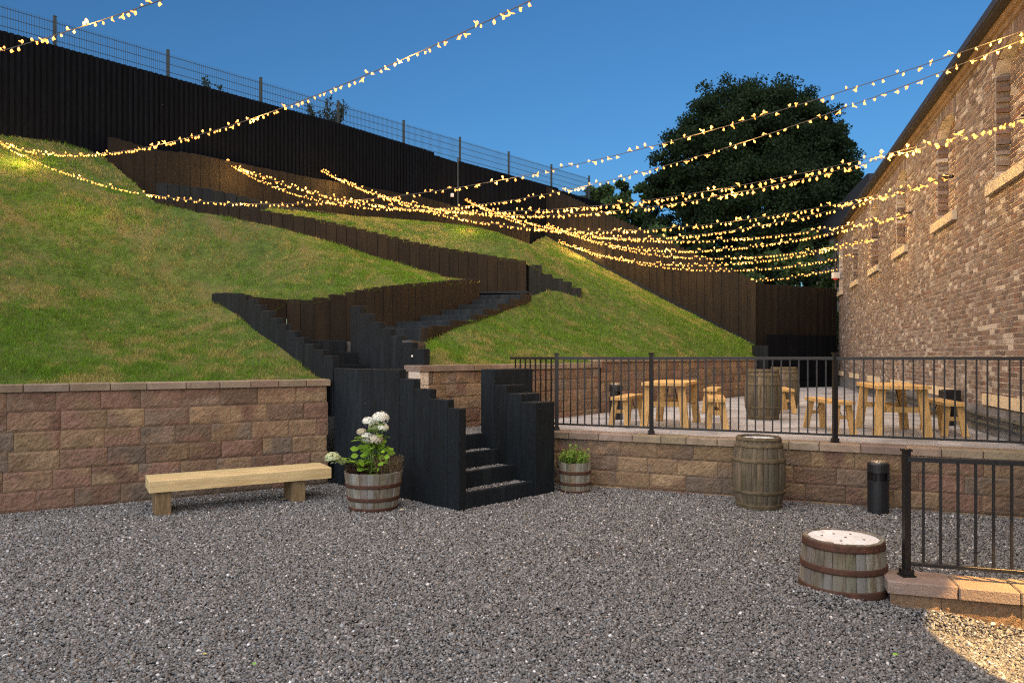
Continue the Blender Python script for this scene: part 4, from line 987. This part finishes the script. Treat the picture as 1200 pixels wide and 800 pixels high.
def make_bench(L, W, H):
    r = empty('bench'); t = MB()
    for i in range(2): t.obox((0, 0), (1, 0), (0, 1), -W / 2 + W * i / 2 + .002, -W / 2 + W * (i + 1) / 2 - .002, -L / 2, L / 2, H - .045, H, jit((1.15, 1.15, 1.15), .12), .004)
    t.build('seat', M['redwood'], r)
    for sx in (-1, 1):
        for sy in (-1, 1):
            m = MB(); plank_box(m, (sx * (W / 2 + .0), sy * (L / 2 - .06), 0), (sx * (W / 2 - .05), sy * (L / 2 - .12), H - .045), .075, .05, jit((1, 1, 1), .15)); m.build('leg', M['redwood'], r)
    for sy in (-1, 1):
        m = MB(); plank_box(m, (-W / 2 - .0, sy * (L / 2 - .10), H * .52), (W / 2 + .0, sy * (L / 2 - .10), H * .52), .05, .03, (.9, .9, .9)); m.build('crossbar', M['redwood'], r)
        m = MB(); m.tube((0, sy * (L / 2 - .12), H * .5), (0, sy * (L / 2 - .30), H - .045), .006, n=6); m.build('brace', M['iron'], r)
    return r
t1 = make_table(1.35, .62, .64); t1.location = (2.36, 10.95, .70); t1.rotation_euler.z = -R(22); tag(t1, 'honey pine picnic table left of the terrace barrels, seen through the railing', 'table', group='picnic tables on the terrace')
t2 = copy_tree(t1); t2.location = (5.05, 9.85, .70); t2.rotation_euler.z = -R(15); tag(t2, 'honey pine picnic table nearest the brick wall', 'table')
b0 = make_bench(1.15, .24, .43)
bl = [(1.72, 11.0, -22, 'pine bench left of the left picnic table, in front of the dark bin'), (2.93, 10.62, -14, 'pine bench on the right side of the left picnic table'),
      (3.72, 13.7, -20, 'far pine bench showing behind the right-hand bench of the left table'), (4.98, 13.6, -12, 'far pine bench beside the two terrace barrels'),
      (4.28, 10.0, -2, 'pine bench between the terrace barrels and the right picnic table'), (5.68, 9.75, -16, 'pine bench between the right picnic table and the brick wall')]
for i, (x, y, a, lab) in enumerate(bl):
    o = b0 if i == 0 else copy_tree(b0); o.location = (x, y, .70); o.rotation_euler.z = R(a); tag(o, lab, 'bench', group='benches around the picnic tables')

# ------------------------------------------------------------------ bins
def bin_(loc, label):
    r = empty('litter_bin', loc); tag(r, label, 'bin'); mb = MB(); mb.lathe([(.105, 0), (.108, .01), (.108, .36)], 28); mb.build('body', M['plastic'], r, False)
    mb = MB(); mb.lathe([(.085, .355), (.085, .45)], 20, (.3, .3, .3)); 
    for k in range(4):
        t = math.pi / 4 + k * math.pi / 2; mb.box(.1 * math.cos(t) - .012, .1 * math.sin(t) - .012, .355, .1 * math.cos(t) + .012, .1 * math.sin(t) + .012, .45)
    mb.build('slot_band', M['plastic'], r)
    mb = MB(); mb.lathe([(.110, .448), (.110, .535), (.104, .548), (.085, .552)], 28); mb.build('hood', M['plastic'], r)
    mb = MB(); mb.lathe([(.080, .553), (.080, .566), (.06, .572)], 24); mb.build('ash_tray', M['metal'], r); return r
bin_((3.99, 8.06, 0), 'black round litter bin with metal top against the low terrace wall')
bin_((1.68, 11.95, .70), 'black round litter bin behind the left bench on the terrace')
r = empty('ash_bin', (6.42, 10.85, .70)); tag(r, 'black box-topped bin on a slim post by the brick wall', 'bin')
mb = MB(); mb.obox((0, 0), (1, 0), (0, 1), -.055, .065, -.06, .06, 0, .30, (1, 1, 1), .008); mb.build('post', M['plastic'], r)
mb = MB(); mb.obox((0, 0), (1, 0), (0, 1), -.12, .12, -.09, .09, .30, .52, (1, 1, 1), .012); mb.build('box', M['plastic'], r)

# small things lying about
def fallen(px, py, Y0, label, col, s=.035):
    z = 0; Y = F * (EYE - .02) / (py - HZ); p = at(px, py, Y); r_ = MB(); d = Vector((random.uniform(-1, 1), random.uniform(-1, 1), .1)); leaf(r_, Vector((0, 0, 0)), d, Vector((0, 0, 1)), s * 1.3, s, col)
    o = r_.build('fallen_leaf', M['petal']); o.location = (p.x, p.y, .022); tag(o, label, 'leaf')
fallen(332, 585.5, 0, 'dry tan leaf on the gravel under the low bench', (.55, .42, .25), .07)
fallen(243, 765, 0, 'yellow leaf lying on the gravel at the lower left', (.7, .65, .15), .02)
fallen(298, 779, 0, 'green leaf fragment on the gravel near the lower edge', (.25, .6, .08), .02)
fallen(150, 778, 0, 'tiny green leaf on the gravel at the far lower left', (.25, .6, .08), .018)
fallen(1046, 767, 0, 'bright green leaf on the gravel in front of the knee-high wall', (.35, .7, .08), .028)
fallen(468, 598, 0, 'pale leaf on the gravel right of the hydrangea tub', (.7, .62, .4), .05)
fallen(700, 650, 0, 'single brown leaf in the middle of the gravel yard', (.25, .14, .07), .025)

# ------------------------------------------------------------------ strings of lights
LA = {'a': Vector((-14.1, 12.0, 6.1)), 'b': Vector((-10.65, 15.3, 6.15)), 'c': Vector((-7.41, 19.0, 6.76)), 'd': at(375, 198, 21.2), 'e': at(545, 233, 25.2), 'f': at(640, 262, 28.2), 'g': at(654, 282, 28.0), 'h': at(672, 288, 27.6)}
def BR(Y, z, n=.08): p = B(Y / .953, n); return Vector((p[0], p[1], z))
RA = [BR(1.7, 4.5), BR(5.0, 4.35), BR(8.1, 4.33), BR(11.4, 4.46), BR(14.2, 4.45), BR(17.9, 4.56), BR(21.2, 4.62), BR(24.8, 4.68)]
STR = [('a', 0, .9, 'string of lights crossing the top left corner of the sky'), ('b', 0, 1.05, 'string of lights rising from the left bank up over the black fence'),
       ('b', 1, 1.45, 'string of lights starting at the far left and passing highest over the huge tree'), ('c', 1, 1.45, 'second string of lights down across the huge tree, starting over the middle board wall'),
       ('c', 2, 1.18, 'upper of two strings of lights meeting at the nearest visible window'), ('d', 2, 1.2, 'lower of two strings of lights meeting at the nearest visible window'),
       ('d', 3, 1.25, 'upper of two strings of lights meeting beside the second window'), ('e', 3, 1.12, 'lower of two strings of lights meeting beside the second window'),
       ('e', 4, .92, 'upper of two strings of lights meeting at the third window'), ('f', 4, .86, 'lower of two strings of lights meeting at the third window'),
       ('f', 5, .83, 'upper of two strings of lights ending at the fourth window'), ('g', 5, .76, 'lower of two strings of lights ending at the fourth window'),
       ('g', 6, .73, 'string of lights ending at the fifth window, next to lowest on the wall'), ('h', 7, .8, 'lowest string of lights, ending at the farthest window of the brick wall')]
def bulb_mesh(seed):
    rd = random.Random(seed); mb = MB(); mats = []
    mb.tube((0, 0, 0), (0, 0, -.018), .006, .007, 6); ns = len(mb.f)
    def drop(p, d, L, r, n=6):
        d = d.normalized(); a = d.orthogonal().normalized(); b = d.cross(a); vs = []
        for f, q in ((0, .35), (.3, .9), (.6, 1.0), (.85, .6)):
            for i in range(n):
                t = 2 * math.pi * i / n; vs.append(p + d * (f * L) + (a * math.cos(t) + b * math.sin(t)) * r * q)
        vs.append(p + d * L); fs = [(k * n + i, k * n + (i + 1) % n, (k + 1) * n + (i + 1) % n, (k + 1) * n + i) for k in range(3) for i in range(n)] + [(3 * n + i, 3 * n + (i + 1) % n, 4 * n) for i in range(n)] + [tuple(reversed(range(n)))]
        mb.add(vs, fs)
    o = Vector((0, 0, -.016)); drop(o, Vector((0, 0, -1)), .040, .0125); nc = len(mb.f)
    t0 = rd.random() * 6.28
    for k in range(rd.choice((1, 2, 2))):
        t = t0 + k * 2.1 + rd.uniform(-.3, .3); drop(o + Vector((0, 0, -.012)), Vector((math.cos(t), math.sin(t), rd.uniform(-.9, .5))), .040 * rd.uniform(.5, 1.4), .0062, 5)
    me = mb.mesh('bulb'); 
    for q in ('socket', 'lamp_core', 'lamp_glass'): me.materials.append(M[q])
    me.polygons.foreach_set('material_index', [0 if i < ns else (1 if i < nc else 2) for i in range(len(me.polygons))]); me.update(); return me
BULBS = [bulb_mesh(i) for i in range(5)]
bv = [np.array([tuple(v.co) for v in m.vertices]) for m in BULBS]
LIGHT_W = 6.0
def light_string(La, Ra, sag, label, seed):
    rd = random.Random(seed); L3 = (Ra - La).length; n = int(L3 * 10.5)
    root = empty('string_lights', La); tag(root, label, 'string lights', 'strings of lights between the bank and the brick building')
    def P(t): p = La.lerp(Ra, t); p.z -= 4 * sag * t * (1 - t); return p
    w = MB(); ns = 60
    for i in range(ns): w.tube(P(i / ns) - La, P((i + 1) / ns) - La, .0035, n=4, caps=False)
    w.build('wire', M['cable'], root)
    items = []
    for i in range(n):
        t = (i + .5 + rd.uniform(-.3, .3)) / n; p = P(t); px = 600 + F * p.x / max(.1, p.y); py = HZ - F * (p.z - EYE) / max(.1, p.y)
        vis = p.y > .5 and -60 < px < 1260 and py > -60
        up = rd.random() < .22
        rot = Matrix.Rotation(rd.uniform(0, 6.28), 4, 'Z') @ Matrix.Rotation(rd.gauss(0, .45) + (math.pi if up else 0), 4, 'X') ; s = rd.uniform(.75, 1.15) * (.78 if seed < 104 else 1.2)
        items.append((0 if vis else 1, p.y, p - La, rot, s, rd.randrange(5)))
    items.sort(key=lambda q: (q[0], q[1]))
    for k, (_, _, p, rot, s, b) in enumerate(items[:100]):
        o = link('bulb', BULBS[b], None, root); o.matrix_local = Matrix.Translation(p) @ rot @ Matrix.Scale(s, 4)
    rest = items[100:]
    if rest:
        vs, fs, mi, base = [], [], [], 0
        for (_, _, p, rot, s, b) in rest:
            mtx = np.array((Matrix.Translation(p) @ rot @ Matrix.Scale(s, 4))); v_ = bv[b] @ mtx[:3, :3].T + mtx[:3, 3]; vs.append(v_)
            for pl in BULBS[b].polygons: fs.append(tuple(base + i for i in pl.vertices)); mi.append(pl.material_index)
            base += len(v_)
        me = bpy.data.meshes.new('bulb_run'); me.from_pydata(np.concatenate(vs).tolist(), [], fs)
        for q in ('socket', 'lamp_core', 'lamp_glass'): me.materials.append(M[q])
        me.polygons.foreach_set('material_index', mi); me.update(); o = link('distant_bulbs', me, None, root); tag(o, kind='stuff')
    # the light the lamps give, a few bulbs gathered per source
    nl = max(5, int(L3 / 2.2))
    for i in range(nl):
        t = (i + .5) / nl; p = P(t)
        ld = bpy.data.lights.new('lamp_glow', 'POINT'); ld.energy = LIGHT_W * L3 / nl; ld.color = (1, .55, .15); ld.shadow_soft_size = .12
        lo_ = bpy.data.objects.new('lamp_glow', ld); COL.objects.link(lo_); lo_.parent = root; lo_.location = p - La
for i, (a, b, s, lab) in enumerate(STR): light_string(LA[a], RA[b], s, lab, 100 + i)
for i, p in enumerate(RA):
    if i == 0: continue
    which = ['', 'just outside the near end', 'at the nearest visible window', 'beside the second window', 'at the third window', 'at the fourth window', 'at the fifth window', 'at the farthest window'][i]
    mb = MB(); q = B(p.y / .953, 0); mb.tube((q[0], q[1], p.z + .02), (p.x + BN[0] * .06, p.y + BN[1] * .06, p.z + .02), .012, n=6); mb.lathe([(.035, -.02), (.035, .02)], 10, o=(q[0] + BN[0] * .01, q[1] + BN[1] * .01, p.z + .02))
    tag(mb.build('wall_hook', M['iron']), 'black wall hook holding the light strings ' + which, 'hook')
# wall lamp of the building whose pool of light reaches the knee-high wall
lp = B(3.5 / .953, -.0)
r = empty('wall_lamp', (lp[0], lp[1], 2.75)); tag(r, 'wall downlight on the brick building outside the right edge', 'lamp')
mb = MB(); mb.lathe([(.05, 0), (.055, .02), (.055, .16), (.045, .18)], 16, caps=False); mb.build('housing', M['plastic'], r)
sp = bpy.data.lights.new('spot', 'SPOT'); sp.energy = 3200; sp.spot_size = R(51); sp.spot_blend = .10; sp.color = (1, .57, .19); sp.shadow_soft_size = .03
spo = bpy.data.objects.new('spot', sp); COL.objects.link(spo); spo.parent = r; spo.location = (0, 0, -.02); spo.rotation_euler = (R(13), R(5), 0)
# little deck lights set in the sleepers
for (px, py, Y, w_) in ((483, 417, 10.0, 'on the last sleeper behind the front stairs'), (606, 345.5, 16.1, 'at the top of the middle flight'), (552, 372, 13.6, 'halfway up the middle flight')):
    p = at(px, py, Y); mb = MB(); mb.lathe([(.014, -.008), (.014, .008)], 10); o = mb.build('deck_light', M['white']); o.location = p; o.rotation_euler = (R(90), 0, 0); tag(o, 'tiny white stud light ' + w_, 'light')
